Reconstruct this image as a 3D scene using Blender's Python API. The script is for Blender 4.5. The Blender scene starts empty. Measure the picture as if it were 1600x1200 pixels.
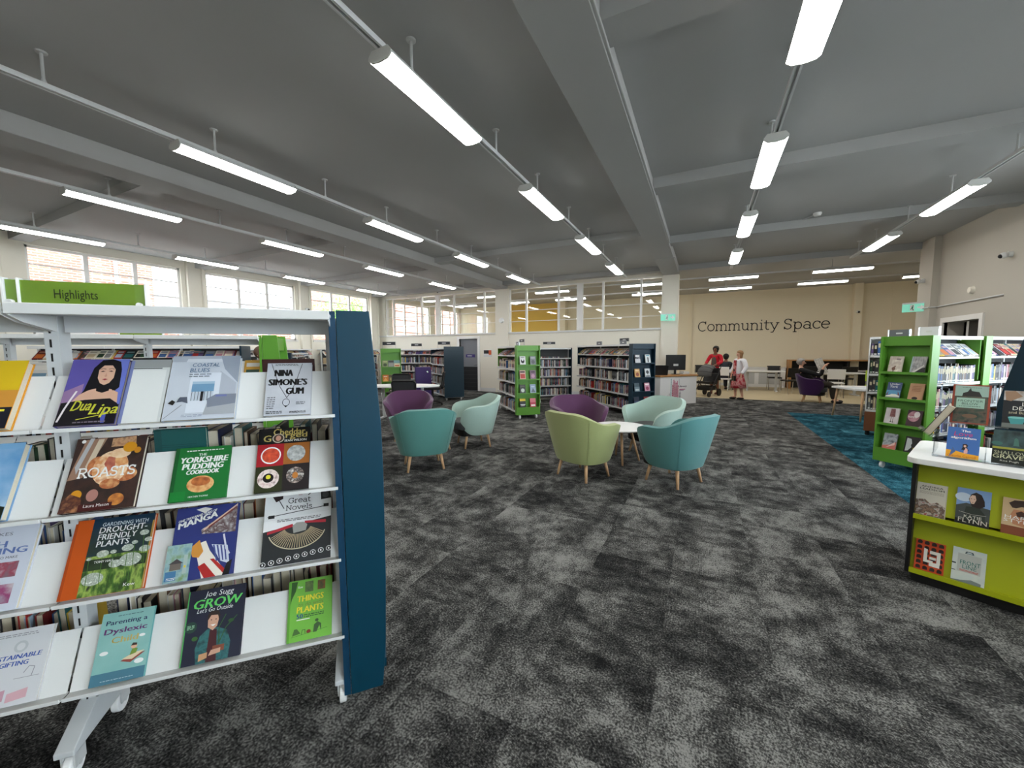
import bpy, bmesh, math, random
from mathutils import Vector, Matrix, Euler
R_ = random.Random(7)
S = bpy.context.scene
COL = bpy.context.collection
rad = math.radians

# ---------------------------------------------------------------- camera
cam = bpy.data.cameras.new('camera'); camo = bpy.data.objects.new('camera', cam); COL.objects.link(camo)
YAW, PITCH, ROLL, FPX, CAMH = .457008, .0834302, -.00512375, 608.2, 1.5
cam.sensor_fit = 'HORIZONTAL'; cam.sensor_width = 36.0; cam.lens = 36.0*FPX/1600.0
cam.clip_start = .05; cam.clip_end = 200
fw0 = Vector((-math.sin(YAW), math.cos(YAW), 0)); rt0 = Vector((math.cos(YAW), math.sin(YAW), 0)); up0 = Vector((0,0,1))
fw = fw0*math.cos(PITCH)-up0*math.sin(PITCH); up1 = up0*math.cos(PITCH)+fw0*math.sin(PITCH)
rt = rt0*math.cos(ROLL)+up1*math.sin(ROLL); up = up1*math.cos(ROLL)-rt0*math.sin(ROLL)
M = Matrix(((rt.x, up.x, -fw.x, 0), (rt.y, up.y, -fw.y, 0), (rt.z, up.z, -fw.z, CAMH), (0,0,0,1)))
camo.matrix_world = M
S.camera = camo

# ---------------------------------------------------------------- world, exposure
w = bpy.data.worlds.new('sky'); S.world = w; w.use_nodes = True
bg = w.node_tree.nodes['Background']; bg.inputs[0].default_value = (.82, .91, 1.0, 1); bg.inputs[1].default_value = 6.5
S.view_settings.view_transform = 'Standard'; S.view_settings.look = 'None'
S.view_settings.gamma = 1.0; S.view_settings.use_curve_mapping = False
S.view_settings.exposure = 1.4
LAMP = 9.0

# ---------------------------------------------------------------- materials
MATS = {}
def lin(c):
    return tuple(((x/255.)/12.92 if x/255. <= .04045 else ((x/255.+.055)/1.055)**2.4) for x in c)
def mat(name, rgb, rough=.55, metal=0., spec=.4, noise=0., nscale=30., emit=0., trans=0., srgb=True, bump=0., coat=0.):
    if name in MATS: return MATS[name]
    m = bpy.data.materials.new(name); m.use_nodes = True; nt = m.node_tree
    b = nt.nodes['Principled BSDF']; c = lin(rgb) if srgb else rgb
    b.inputs['Base Color'].default_value = (*c, 1); b.inputs['Roughness'].default_value = rough
    b.inputs['Metallic'].default_value = metal; b.inputs['Specular IOR Level'].default_value = spec
    if coat: b.inputs['Coat Weight'].default_value = coat; b.inputs['Coat Roughness'].default_value = .08
    if emit: b.inputs['Emission Color'].default_value = (*c, 1); b.inputs['Emission Strength'].default_value = emit
    if noise or bump:
        tc = nt.nodes.new('ShaderNodeTexCoord'); n = nt.nodes.new('ShaderNodeTexNoise'); n.inputs['Scale'].default_value = nscale; n.inputs['Detail'].default_value = 4
        nt.links.new(tc.outputs['Object'], n.inputs['Vector'])
        if noise:
            mx = nt.nodes.new('ShaderNodeMix'); mx.data_type = 'RGBA'
            mx.inputs[6].default_value = (*[max(0, x*(1-noise)) for x in c], 1); mx.inputs[7].default_value = (*[min(1, x*(1+noise)) for x in c], 1)
            nt.links.new(n.outputs['Fac'], mx.inputs[0]); nt.links.new(mx.outputs[2], b.inputs['Base Color'])
        if bump:
            bp = nt.nodes.new('ShaderNodeBump'); bp.inputs['Strength'].default_value = bump; bp.inputs['Distance'].default_value = .004
            nt.links.new(n.outputs['Fac'], bp.inputs['Height']); nt.links.new(bp.outputs[0], b.inputs['Normal'])
    MATS[name] = m; return m
def glassmat(name, tint=(1,1,1), ior=1.5, rough=.0):
    if name in MATS: return MATS[name]
    m = bpy.data.materials.new(name); m.use_nodes = True; nt = m.node_tree; nt.nodes.clear()
    o = nt.nodes.new('ShaderNodeOutputMaterial'); t = nt.nodes.new('ShaderNodeBsdfTransparent'); t.inputs[0].default_value = (*tint, 1)
    g = nt.nodes.new('ShaderNodeBsdfGlossy'); g.inputs['Roughness'].default_value = rough
    lw = nt.nodes.new('ShaderNodeLayerWeight'); lw.inputs['Blend'].default_value = .5
    pw = nt.nodes.new('ShaderNodeMath'); pw.operation = 'POWER'; pw.inputs[1].default_value = 4.; nt.links.new(lw.outputs['Facing'], pw.inputs[0])
    f = nt.nodes.new('ShaderNodeMath'); f.operation = 'MULTIPLY_ADD'; f.inputs[1].default_value = .9; f.inputs[2].default_value = .03 if ior < 1.48 else .05; nt.links.new(pw.outputs[0], f.inputs[0])
    x = nt.nodes.new('ShaderNodeMixShader'); nt.links.new(f.outputs[0], x.inputs[0]); nt.links.new(t.outputs[0], x.inputs[1]); nt.links.new(g.outputs[0], x.inputs[2])
    nt.links.new(x.outputs[0], o.inputs[0]); MATS[name] = m; return m
def mottled(name, cols, scale, stretch=(1,1,1), rough=.6, detail=5, coords='Object'):
    # procedural picture-like mottling through a colour ramp
    if name in MATS: return MATS[name]
    m = bpy.data.materials.new(name); m.use_nodes = True; nt = m.node_tree; b = nt.nodes['Principled BSDF']; b.inputs['Roughness'].default_value = rough
    tc = nt.nodes.new('ShaderNodeTexCoord'); mp = nt.nodes.new('ShaderNodeMapping'); mp.inputs['Scale'].default_value = stretch
    n = nt.nodes.new('ShaderNodeTexNoise'); n.inputs['Scale'].default_value = scale; n.inputs['Detail'].default_value = detail
    r = nt.nodes.new('ShaderNodeValToRGB'); el = r.color_ramp.elements
    k = len(cols)
    el[0].position = .3; el[0].color = (*lin(cols[0]), 1); el[1].position = .7; el[1].color = (*lin(cols[-1]), 1)
    for i in range(1, k-1):
        e = el.new(.3+.4*i/(k-1)); e.color = (*lin(cols[i]), 1)
    nt.links.new(tc.outputs[coords], mp.inputs[0]); nt.links.new(mp.outputs[0], n.inputs['Vector']); nt.links.new(n.outputs['Fac'], r.inputs[0]); nt.links.new(r.outputs[0], b.inputs['Base Color'])
    MATS[name] = m; return m
def carpet(name, dark, mid, light):
    m = bpy.data.materials.new(name); m.use_nodes = True; nt = m.node_tree; N = nt.nodes; L = nt.links
    b = N['Principled BSDF']; b.inputs['Roughness'].default_value = 1.; b.inputs['Specular IOR Level'].default_value = .05
    g = N.new('ShaderNodeNewGeometry')
    # a random offset and turn for each carpet tile
    sub = N.new('ShaderNodeVectorMath'); sub.operation = 'SUBTRACT'; sub.inputs[1].default_value = (.35, .3, 0)
    sc = N.new('ShaderNodeVectorMath'); sc.operation = 'SCALE'; sc.inputs['Scale'].default_value = 2.0
    fl = N.new('ShaderNodeVectorMath'); fl.operation = 'FLOOR'
    L.new(g.outputs['Position'], sub.inputs[0]); L.new(sub.outputs[0], sc.inputs[0]); L.new(sc.outputs[0], fl.inputs[0])
    flat = N.new('ShaderNodeVectorMath'); flat.operation = 'MULTIPLY'; flat.inputs[1].default_value = (1, 1, 0); L.new(fl.outputs[0], flat.inputs[0])
    wn = N.new('ShaderNodeTexWhiteNoise'); wn.noise_dimensions = '3D'; L.new(flat.outputs[0], wn.inputs['Vector'])
    off = N.new('ShaderNodeVectorMath'); off.operation = 'SCALE'; off.inputs['Scale'].default_value = 1.2; L.new(wn.outputs['Color'], off.inputs[0])
    ad = N.new('ShaderNodeVectorMath'); ad.operation = 'ADD'; L.new(g.outputs['Position'], ad.inputs[0]); L.new(off.outputs[0], ad.inputs[1])
    ma = N.new('ShaderNodeMapping'); ma.inputs['Scale'].default_value = (3.0, 4.6, 1); mb = N.new('ShaderNodeMapping'); mb.inputs['Scale'].default_value = (4.6, 3.0, 1)
    L.new(ad.outputs[0], ma.inputs[0]); L.new(ad.outputs[0], mb.inputs[0])
    gt = N.new('ShaderNodeMath'); gt.operation = 'GREATER_THAN'; gt.inputs[1].default_value = .55; L.new(wn.outputs['Value'], gt.inputs[0])
    mv = N.new('ShaderNodeMix'); mv.data_type = 'VECTOR'; L.new(gt.outputs[0], mv.inputs[0]); L.new(ma.outputs[0], mv.inputs[4]); L.new(mb.outputs[0], mv.inputs[5])
    n1 = N.new('ShaderNodeTexNoise'); n1.inputs['Scale'].default_value = .9; n1.inputs['Detail'].default_value = 7; n1.inputs['Roughness'].default_value = .78; L.new(mv.outputs[1], n1.inputs['Vector'])
    n2 = N.new('ShaderNodeTexNoise'); n2.inputs['Scale'].default_value = 110; n2.inputs['Detail'].default_value = 2; L.new(g.outputs['Position'], n2.inputs['Vector'])
    n3 = N.new('ShaderNodeTexNoise'); n3.inputs['Scale'].default_value = .35; n3.inputs['Detail'].default_value = 2; L.new(g.outputs['Position'], n3.inputs['Vector'])
    # pile ribs
    wv = N.new('ShaderNodeTexWave'); wv.inputs['Scale'].default_value = 60; wv.inputs['Distortion'].default_value = 3; wv.inputs['Detail'].default_value = 2; wv.inputs['Detail Scale'].default_value = 3
    L.new(g.outputs['Position'], wv.inputs['Vector'])
    def math_(op, a, bb):
        q = N.new('ShaderNodeMath'); q.operation = op
        for i, x in enumerate((a, bb)):
            if hasattr(x, 'links'): L.new(x, q.inputs[i])
            else: q.inputs[i].default_value = x
        return q.outputs[0]
    n4 = N.new('ShaderNodeTexNoise'); n4.inputs['Scale'].default_value = 2.6; n4.inputs['Detail'].default_value = 8; n4.inputs['Roughness'].default_value = .8; L.new(g.outputs['Position'], n4.inputs['Vector'])
    f = math_('ADD', math_('MULTIPLY', n1.outputs['Fac'], .62), math_('MULTIPLY', n4.outputs['Fac'], .42))
    f = math_('ADD', f, math_('MULTIPLY', math_('SUBTRACT', n2.outputs['Fac'], .5), .46))
    f = math_('ADD', f, math_('MULTIPLY', math_('SUBTRACT', wv.outputs['Fac'], .5), .07))
    f = math_('ADD', f, math_('MULTIPLY', math_('SUBTRACT', wn.outputs['Value'], .5), .05))
    f = math_('ADD', f, math_('MULTIPLY', math_('SUBTRACT', n3.outputs['Fac'], .5), .12))
    r = N.new('ShaderNodeValToRGB'); e = r.color_ramp.elements
    e[0].position = .41; e[0].color = (*lin(dark), 1); e[1].position = .63; e[1].color = (*lin(light), 1); x = e.new(.525); x.color = (*lin(mid), 1)
    L.new(f, r.inputs[0]); L.new(r.outputs[0], b.inputs['Base Color'])
    bp = N.new('ShaderNodeBump'); bp.inputs['Strength'].default_value = .5; bp.inputs['Distance'].default_value = .003; L.new(n2.outputs['Fac'], bp.inputs['Height']); L.new(bp.outputs[0], b.inputs['Normal'])
    MATS[name] = m; return m
def brickmat(name, c1, c2, mortar, scale=1.0):
    m = bpy.data.materials.new(name); m.use_nodes = True; nt = m.node_tree; b = nt.nodes['Principled BSDF']; b.inputs['Roughness'].default_value = .9
    tc = nt.nodes.new('ShaderNodeTexCoord'); mp = nt.nodes.new('ShaderNodeMapping'); mp.inputs['Rotation'].default_value = (0, rad(90), rad(90)) 
    sx = nt.nodes.new('ShaderNodeSeparateXYZ'); cx = nt.nodes.new('ShaderNodeCombineXYZ')
    nt.links.new(tc.outputs['Object'], sx.inputs[0]); nt.links.new(sx.outputs['Y'], cx.inputs['X']); nt.links.new(sx.outputs['Z'], cx.inputs['Y'])
    br = nt.nodes.new('ShaderNodeTexBrick'); br.inputs['Color1'].default_value = (*lin(c1), 1); br.inputs['Color2'].default_value = (*lin(c2), 1); br.inputs['Mortar'].default_value = (*lin(mortar), 1)
    br.inputs['Scale'].default_value = scale; br.inputs['Brick Width'].default_value = .23; br.inputs['Row Height'].default_value = .08; br.inputs['Mortar Size'].default_value = .008
    nt.links.new(cx.outputs[0], br.inputs['Vector']); nt.links.new(br.outputs['Color'], b.inputs['Base Color']); MATS[name] = m; return m

# ---------------------------------------------------------------- mesh building
class MB:
    def __init__(s): s.v = []; s.f = []; s.m = []
    def add(s, vs, fs, mi=0):
        o = len(s.v); s.v += [tuple(x) for x in vs]; s.f += [tuple(i+o for i in f) for f in fs]; s.m += [mi]*len(fs)
    def b2(s, x0, x1, y0, y1, z0, z1, mi=0, T=None):
        vs = [(x, y, z) for z in (z0, z1) for y in (y0, y1) for x in (x0, x1)]
        if T is not None: vs = [T @ Vector(v) for v in vs]
        s.add(vs, [(0,2,3,1), (4,5,7,6), (0,1,5,4), (2,6,7,3), (0,4,6,2), (1,3,7,5)], mi); return s
    def box(s, c, d, mi=0, T=None):
        return s.b2(c[0]-d[0]/2, c[0]+d[0]/2, c[1]-d[1]/2, c[1]+d[1]/2, c[2]-d[2]/2, c[2]+d[2]/2, mi, T)
    def cyl(s, p0, p1, r0, r1=None, n=12, mi=0):
        r1 = r0 if r1 is None else r1; p0 = Vector(p0); p1 = Vector(p1); a = (p1-p0).normalized()
        u = a.cross(Vector((0,0,1)) if abs(a.z) < .9 else Vector((1,0,0))).normalized(); w_ = a.cross(u)
        vs = []
        for p, r in ((p0, r0), (p1, r1)):
            vs += [p+u*r*math.cos(2*math.pi*i/n)+w_*r*math.sin(2*math.pi*i/n) for i in range(n)]
        fs = [(i, (i+1) % n, n+(i+1) % n, n+i) for i in range(n)]+[tuple(range(n-1, -1, -1)), tuple(range(n, 2*n))]
        s.add(vs, fs, mi); return s
    def tube(s, pts, r, n=8, mi=0):
        for a, b in zip(pts[:-1], pts[1:]): s.cyl(a, b, r, r, n, mi)
        return s
    def lathe(s, prof, n=24, c=(0,0,0), mi=0, sx=1, sy=1):
        vs = []; k = len(prof)
        for i in range(n):
            t = 2*math.pi*i/n
            vs += [(c[0]+r*math.cos(t)*sx, c[1]+r*math.sin(t)*sy, c[2]+z) for r, z in prof]
        fs = [(i*k+j, ((i+1) % n)*k+j, ((i+1) % n)*k+j+1, i*k+j+1) for i in range(n) for j in range(k-1)]
        fs += [tuple(i*k for i in range(n-1, -1, -1)), tuple(i*k+k-1 for i in range(n))]
        s.add(vs, fs, mi); return s
    def prism(s, poly, d0, d1, axis='y', mi=0):
        # poly in the two other axes (x,z for y; y,z for x; x,y for z)
        n = len(poly)
        def P(a, b, d): return {'y': (a, d, b), 'x': (d, a, b), 'z': (a, b, d)}[axis]
        vs = [P(a, b, d0) for a, b in poly]+[P(a, b, d1) for a, b in poly]
        s.add(vs, [(i, (i+1) % n, n+(i+1) % n, n+i) for i in range(n)]+[tuple(range(n-1, -1, -1)), tuple(range(n, 2*n))], mi); return s
    def sphere(s, c, r, n=14, m_=8, mi=0, sc=(1,1,1)):
        vs = []; fs = []
        for j in range(m_+1):
            t = math.pi*j/m_
            for i in range(n):
                p = 2*math.pi*i/n; vs.append((c[0]+r*sc[0]*math.sin(t)*math.cos(p), c[1]+r*sc[1]*math.sin(t)*math.sin(p), c[2]+r*sc[2]*math.cos(t)))
        for j in range(m_):
            for i in range(n): fs.append((j*n+i, (j+1)*n+i, (j+1)*n+(i+1) % n, j*n+(i+1) % n))
        s.add(vs, fs, mi); return s
    def mesh(s, name, mats, smooth=False):
        me = bpy.data.meshes.new(name); me.from_pydata([tuple(v) for v in s.v], [], s.f)
        for m in (mats if isinstance(mats, (list, tuple)) else [mats]): me.materials.append(m)
        me.polygons.foreach_set('material_index', s.m)
        if smooth: me.polygons.foreach_set('use_smooth', [True]*len(s.f))
        me.update()
        bm = bmesh.new(); bm.from_mesh(me); bmesh.ops.recalc_face_normals(bm, faces=bm.faces); bm.to_mesh(me); bm.free()
        return me
    def build(s, name, mats, parent=None, smooth=False, bevel=0., seg=2, sub=0):
        o = bpy.data.objects.new(name, s.mesh(name, mats, smooth)); COL.objects.link(o)
        if parent is not None: o.parent = parent
        if bevel:
            b = o.modifiers.new('bevel', 'BEVEL'); b.width = bevel; b.segments = seg; b.limit_method = 'ANGLE'; b.angle_limit = rad(40)
        if sub:
            q = o.modifiers.new('sub', 'SUBSURF'); q.levels = sub; q.render_levels = sub
        if smooth and bevel: pass
        return o
def thing(name, label, cat, loc=(0,0,0), rz=0., group=None, rot=None):
    o = bpy.data.objects.new(name, None); COL.objects.link(o); o.location = loc
    o.rotation_euler = rot if rot else (0, 0, rz); o.empty_display_size = .05
    return tag(o, label, cat, group)
def tag(o, label, cat, group=None):
    o['label'] = label; o['category'] = cat
    if group: o['group'] = group
    return o
def struct(o, label=None):
    o['kind'] = 'structure'
    if label: o['label'] = label
    return o
def copy_tree(o, parent=None):
    c = o.copy(); COL.objects.link(c); c.parent = parent
    for ch in o.children: copy_tree(ch, c)
    return c
ORD = ['first','second','third','fourth','fifth','sixth','seventh','eighth','ninth','tenth','eleventh','twelfth','thirteenth','fourteenth','fifteenth','sixteenth','seventeenth','eighteenth','nineteenth','twentieth']
def ordn(i):
    if i < 20: return ORD[i]
    t = ['twenty','thirty','forty','fifty','sixty'][(i+1)//10-2]; u = (i+1) % 10
    if u == 0: return {'twenty':'twentieth','thirty':'thirtieth','forty':'fortieth','fifty':'fiftieth','sixty':'sixtieth'}[t]
    return t+'-'+ORD[u-1]

# common materials
WHITE = mat('white_metal', (216,217,216), .4)
PLATE = mat('white_shelf_plate', (226,227,226), .35)
GREY = mat('light_grey_metal', (196,198,198), .45)
PAINT = mat('painted_plaster', (232,227,214), .8)
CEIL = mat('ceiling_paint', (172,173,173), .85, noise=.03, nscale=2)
CREAM = mat('cream_wall', (234,224,200), .8, noise=.02, nscale=1)
YELLOW = mat('mustard_wall', (228,190,92), .8)
BLACK = mat('black_plastic', (18,18,19), .45)
DARK = mat('charcoal', (38,38,40), .6)
PETROL = mat('petrol_blue_laminate', (2,56,76), .38, noise=.04, nscale=300)
NAVY = mat('dark_navy_laminate', (12,42,58), .42)
GREEN = mat('leaf_green_laminate', (88,144,46), .42)
LIME = mat('lime_yellow_laminate', (164,172,10), .5)
SIGNGREEN = mat('sign_green', (120,152,20), .5)
WOOD = mat('pale_ash_wood', (205,165,125), .5, noise=.12, nscale=40)
OAK = mat('oak_veneer', (176,128,78), .5, noise=.12, nscale=25)
CHROME = mat('chrome', (200,200,200), .15, metal=1.)
PAPER = mat('book_pages', (206,196,174), .9, noise=.12, nscale=200)
WPLASTIC = mat('white_plastic', (235,235,235), .3)
GLASS = glassmat('window_glass', (.97, .985, .98))
ACRYL = glassmat('clear_acrylic', (.94, .96, .97), 1.45, .02)
DIFF = mat('lamp_diffuser', (255,252,246), .4, emit=LAMP)
INK = mat('ink_black', (20,20,22), .6)
PURPLE = mat('purple_laminate', (62,36,104), .5)
# ================================================================ the room
XL, XR, YF, ZC, YB = -12.6, 4.55, 12.7, 3.95, -3.2   # left wall, right wall, far wall, ceiling, wall behind the camera
YC, XC0, XC1 = 19.0, -12.6, 8.2                       # community space behind the far wall
GREYC = carpet('grey_carpet', (26,26,27), (69,69,68), (134,134,131))
BLUEC = carpet('blue_carpet', (8,36,46), (26,74,90), (84,144,160))
VINYL = mat('beige_vinyl', (196,180,146), .45, noise=.06, nscale=3)
YV = 13.8
fm = MB(); fm.b2(XL-.2, XC1, YB-.2, YC+.2, -.15, -.006)
floor = struct(fm.build('floor', [DARK]), 'carpeted library floor of square tiles')
vb = MB(); vb.b2(XL, XC1, YV, YC, -.006, .001)
vin = vb.build('vinyl_sheet', [VINYL], floor)
# carpet tiles: the ones that show largest are parts, the rest one joined part
tm = MB(); tm.b2(-.2497, .2497, -.2497, .2497, -.006, 0)
tgrey = tm.mesh('carpet_tile', [GREYC]); tblue = tm.mesh('carpet_tile_blue', [BLUEC])
Minv = camo.matrix_world.inverted()
cells = []
nx0 = int((XL-.35)/.5)-1
for i in range(nx0, int((XR-.35)/.5)+1):
    for j in range(int((YB-.3)/.5)-1, int((YV-.3)/.5)+1):
        cx, cy = .35+.5*i+.25, .3+.5*j+.25
        if cx > XR or cy > YV or cx < XL or cy < YB: continue
        p = Minv @ Vector((cx, cy, 0)); blue = cx > 1.85 and 3.3 < cy < 11.3
        vis = -1
        if p.z < -.3:
            u, v_ = -p.x/p.z*FPX*-1, p.y/p.z
            px = 800+FPX*p.x/-p.z; pyy = 600-FPX*p.y/-p.z
            if -150 < px < 1750 and pyy < 1350: vis = 1/p.z**2*abs(CAMH/p.z)
        cells.append((vis, cx, cy, blue))
cells.sort(reverse=True)
rest = {0: MB(), 1: MB()}
for k, (vis, cx, cy, blue) in enumerate(cells):
    if k < 300 and vis > 0:
        o = bpy.data.objects.new('carpet_tile', tblue if blue else tgrey); COL.objects.link(o); o.parent = floor; o.location = (cx, cy, 0)
    else:
        rest[int(blue)].b2(cx-.2497, cx+.2497, cy-.2497, cy+.2497, -.006, 0)
for b_, mm in rest.items():
    if mm.v:
        o = mm.build('carpet_tiles', [BLUEC if b_ else GREYC], floor); o['kind'] = 'stuff'
        o['label'] = 'distant blue carpet tiles' if b_ else 'distant grey carpet tiles'
# ceiling
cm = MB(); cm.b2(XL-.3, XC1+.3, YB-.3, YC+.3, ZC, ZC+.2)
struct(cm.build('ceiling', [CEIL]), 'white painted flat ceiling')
ntrim = [0]
def trim(mb, mats, label, bevel=0.):
    ntrim[0] += 1
    return struct(mb.build('trim_%d' % ntrim[0], mats, bevel=bevel), label)
ZB = 3.74
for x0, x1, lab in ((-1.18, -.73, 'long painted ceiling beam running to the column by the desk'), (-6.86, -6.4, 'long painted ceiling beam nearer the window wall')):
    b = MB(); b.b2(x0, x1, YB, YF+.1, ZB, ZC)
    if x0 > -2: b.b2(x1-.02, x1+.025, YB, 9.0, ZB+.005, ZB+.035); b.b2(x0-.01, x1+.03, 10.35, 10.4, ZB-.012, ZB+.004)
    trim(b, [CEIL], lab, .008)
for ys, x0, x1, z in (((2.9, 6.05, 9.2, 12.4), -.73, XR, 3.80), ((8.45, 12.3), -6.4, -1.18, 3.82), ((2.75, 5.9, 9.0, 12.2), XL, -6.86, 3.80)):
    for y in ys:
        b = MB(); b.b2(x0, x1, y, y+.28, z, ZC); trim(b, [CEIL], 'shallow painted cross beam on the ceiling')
# columns on the far wall line
for x0, x1, lab in ((-6.88, -6.36, 'painted column between the two rows of internal windows'), (-1.18, -.72, 'painted column beside the community space opening')):
    b = MB(); b.b2(x0, x1, YF-.07, YF+.22, 0, ZB); b.b2(x0-.004, x1+.004, YF-.074, YF+.2, 3.2, 3.212)
    trim(b, [PAINT], lab)
# far wall with door opening
SILL, HEAD = 2.17, 3.74
DX0, DX1, DZ = -8.5, -7.68, 1.99
b = MB(); b.b2(XL, DX0, YF, YF+.2, 0, SILL); b.b2(DX1, -.95, YF, YF+.2, 0, SILL); b.b2(DX0, DX1, YF, YF+.2, DZ, SILL)
b.b2(XL, -.95, YF, YF+.2, HEAD, ZC); b.b2(XL, -12.25, YF, YF+.2, SILL, HEAD)
struct(b.build('wall_far', [PAINT]), 'cream far wall below the internal windows')
b = MB(); b.b2(XL, -.72, YF-.05, YF, SILL-.03, SILL+.025); trim(b, [WHITE], 'white sill under the internal windows')
b = MB(); b.b2(DX1+.1, -1.2, YF-.02, YF, 0, .14); struct(b.build('baseboard_far', [WHITE]), 'white skirting board on the far wall')
WFR = mat('white_gloss_frame', (232,231,228), .35)
def glazing(num, cols, label, y=YF, thick=()):
    t = bpy.data.objects.new('window_%d' % num, None); COL.objects.link(t); t.location = (0, y+.1, 0); struct(t, label)
    rows = [SILL+.02+(HEAD-.03-SILL-.02)*k/4 for k in range(5)]
    fr = MB(); x0, x1 = cols[0], cols[-1]
    fr.b2(x0-.05, x1+.05, -.06, .06, HEAD-.03, HEAD); fr.b2(x0-.05, x1+.05, -.06, .06, SILL, SILL+.02); fr.b2(x0-.06, x0, -.06, .06, SILL, HEAD); fr.b2(x1, x1+.05, -.06, .06, SILL, HEAD)
    fr.build('frame', [WFR], t)
    for k, c in enumerate(cols[1:-1]):
        m_ = MB(); ww = .1 if k+1 in thick else .03; m_.b2(c-ww, c+ww, -.05, .05, SILL+.02, HEAD-.03); m_.build('mullion', [WFR], t)
    for z in rows[1:-1]:
        m_ = MB(); m_.b2(x0, x1, -.02, .02, z-.011, z+.011); m_.build('glazing_bar', [WFR], t)
    for a, c in zip(cols[:-1], cols[1:]):
        for z0, z1 in zip(rows[:-1], rows[1:]):
            m_ = MB(); m_.b2(a+.012, c-.012, -.003, .003, z0+.009, z1-.009); m_.build('pane', [GLASS], t)
glazing(1, [-12.2, -11.85, -10.35, -9.56, -8.78, -7.42, -6.9], 'internal window of many panes left of the column', thick=(3,))
glazing(2, [-6.34, -5.7, -4.5, -3.75, -2.98, -1.8, -1.2], 'internal window of many panes right of the column', thick=(3,))
# door opening with corridor
b = MB()
b.b2(DX0-.1, DX0, YF-.03, YF+.2, 0, DZ+.09); b.b2(DX1, DX1+.1, YF-.03, YF+.2, 0, DZ+.09); b.b2(DX0, DX1, YF-.03, YF+.2, DZ, DZ+.09)
trim(b, [WFR], 'white architrave around the far doorway')
GREYP = mat('grey_paint', (122,124,130), .7)
d = bpy.data.objects.new('door_1', None); COL.objects.link(d); d.location = (0, YF+.02, 0); struct(d, 'grey door standing in the far doorway')
b = MB(); b.b2(DX0, DX1, .05, .1, .0, DZ); b.build('door_leaf', [GREYP], d)
b = MB(); b.b2(DX0+.02, DX1-.02, .03, .05, .02, .92); b.build('kick_panel', [mat('dark_grille', (20,20,22), .6)], d)
for k in range(5):
    b = MB(); b.b2(DX0+.02, DX1-.02, .018, .03, .16+k*.15, .175+k*.15); b.build('grille_bar', [DARK], d)
b = MB(); b.b2(-8.25, -7.85, .035, .05, 1.28, 1.40); b.build('door_sign', [mat('sign_violet', (56,44,110), .5)], d)
b = MB(); b.b2(-8.18, -7.98, .03, .035, 1.33, 1.35); b.build('sign_print', [WHITE], d)
b = MB(); b.cyl((DX1-.07, .05, 1.0), (DX1-.07, -.0, 1.0), .012); b.cyl((DX1-.07, .0, 1.0), (DX1-.17, .0, 1.0), .01); b.build('handle', [CHROME], d)
# left wall with windows
LW = [(2.95, 5.62), (6.2, 8.86), (9.48, 12.12), (13.5, 16.2), (16.6, 18.8)]
WS, WH = 1.92, 3.76
b = MB(); b.b2(XL-.3, XL, YB, YC, 0, WS); b.b2(XL-.3, XL, YB, YC, WH, ZC)
ys = [YB]+[y for w_ in LW for y in w_]+[YC]
for a, c in zip(ys[::2], ys[1::2]): b.b2(XL-.3, XL, a, c, WS, WH)
struct(b.build('wall_left', [PAINT]), 'cream window wall on the left')
for k, (a, c) in enumerate(LW):
    t = bpy.data.objects.new('window_%d' % (k+3), None); COL.objects.link(t); t.location = (XL-.12, 0, 0); struct(t, 'white framed steel window in the left wall')
    fr = MB(); fr.b2(-.05, .05, a, c, WH-.05, WH); fr.b2(-.05, .05, a, c, WS, WS+.05); fr.b2(-.05, .05, a, a+.05, WS, WH); fr.b2(-.05, .05, c-.05, c, WS, WH); fr.b2(-.05, .16, a-.02, c+.02, WS-.04, WS)
    fr.build('frame', [WFR], t)
    cs = [a+.05+(c-a-.1)*q/3 for q in range(4)]
    for y in cs[1:-1]:
        m_ = MB(); m_.b2(-.04, .04, y-.04, y+.04, WS+.05, WH-.05); m_.build('mullion', [WFR], t)
    zs = [WS+.05, 2.42, 2.98, 3.38, WH-.05]
    for z in zs[1:-1]:
        m_ = MB(); m_.b2(-.02, .02, a+.05, c-.05, z-.016, z+.016); m_.build('glazing_bar', [WFR], t)
    for y0, y1 in zip(cs[:-1], cs[1:]):
        for z0, z1 in zip(zs[:-1], zs[1:]):
            m_ = MB(); m_.b2(-.003, .003, y0+.01, y1-.01, z0+.01, z1-.01); m_.build('pane', [GLASS], t)
for y in (2.45, 5.92, 9.17, 12.35):
    b = MB(); b.b2(XL, XL+.12, y-.2, y+.2, 0, ZC); b.cyl((XL+.16, y+.12, 0), (XL+.16, y+.12, ZC), .025); trim(b, [PAINT], 'painted pilaster with pipe between the left windows')
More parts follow.
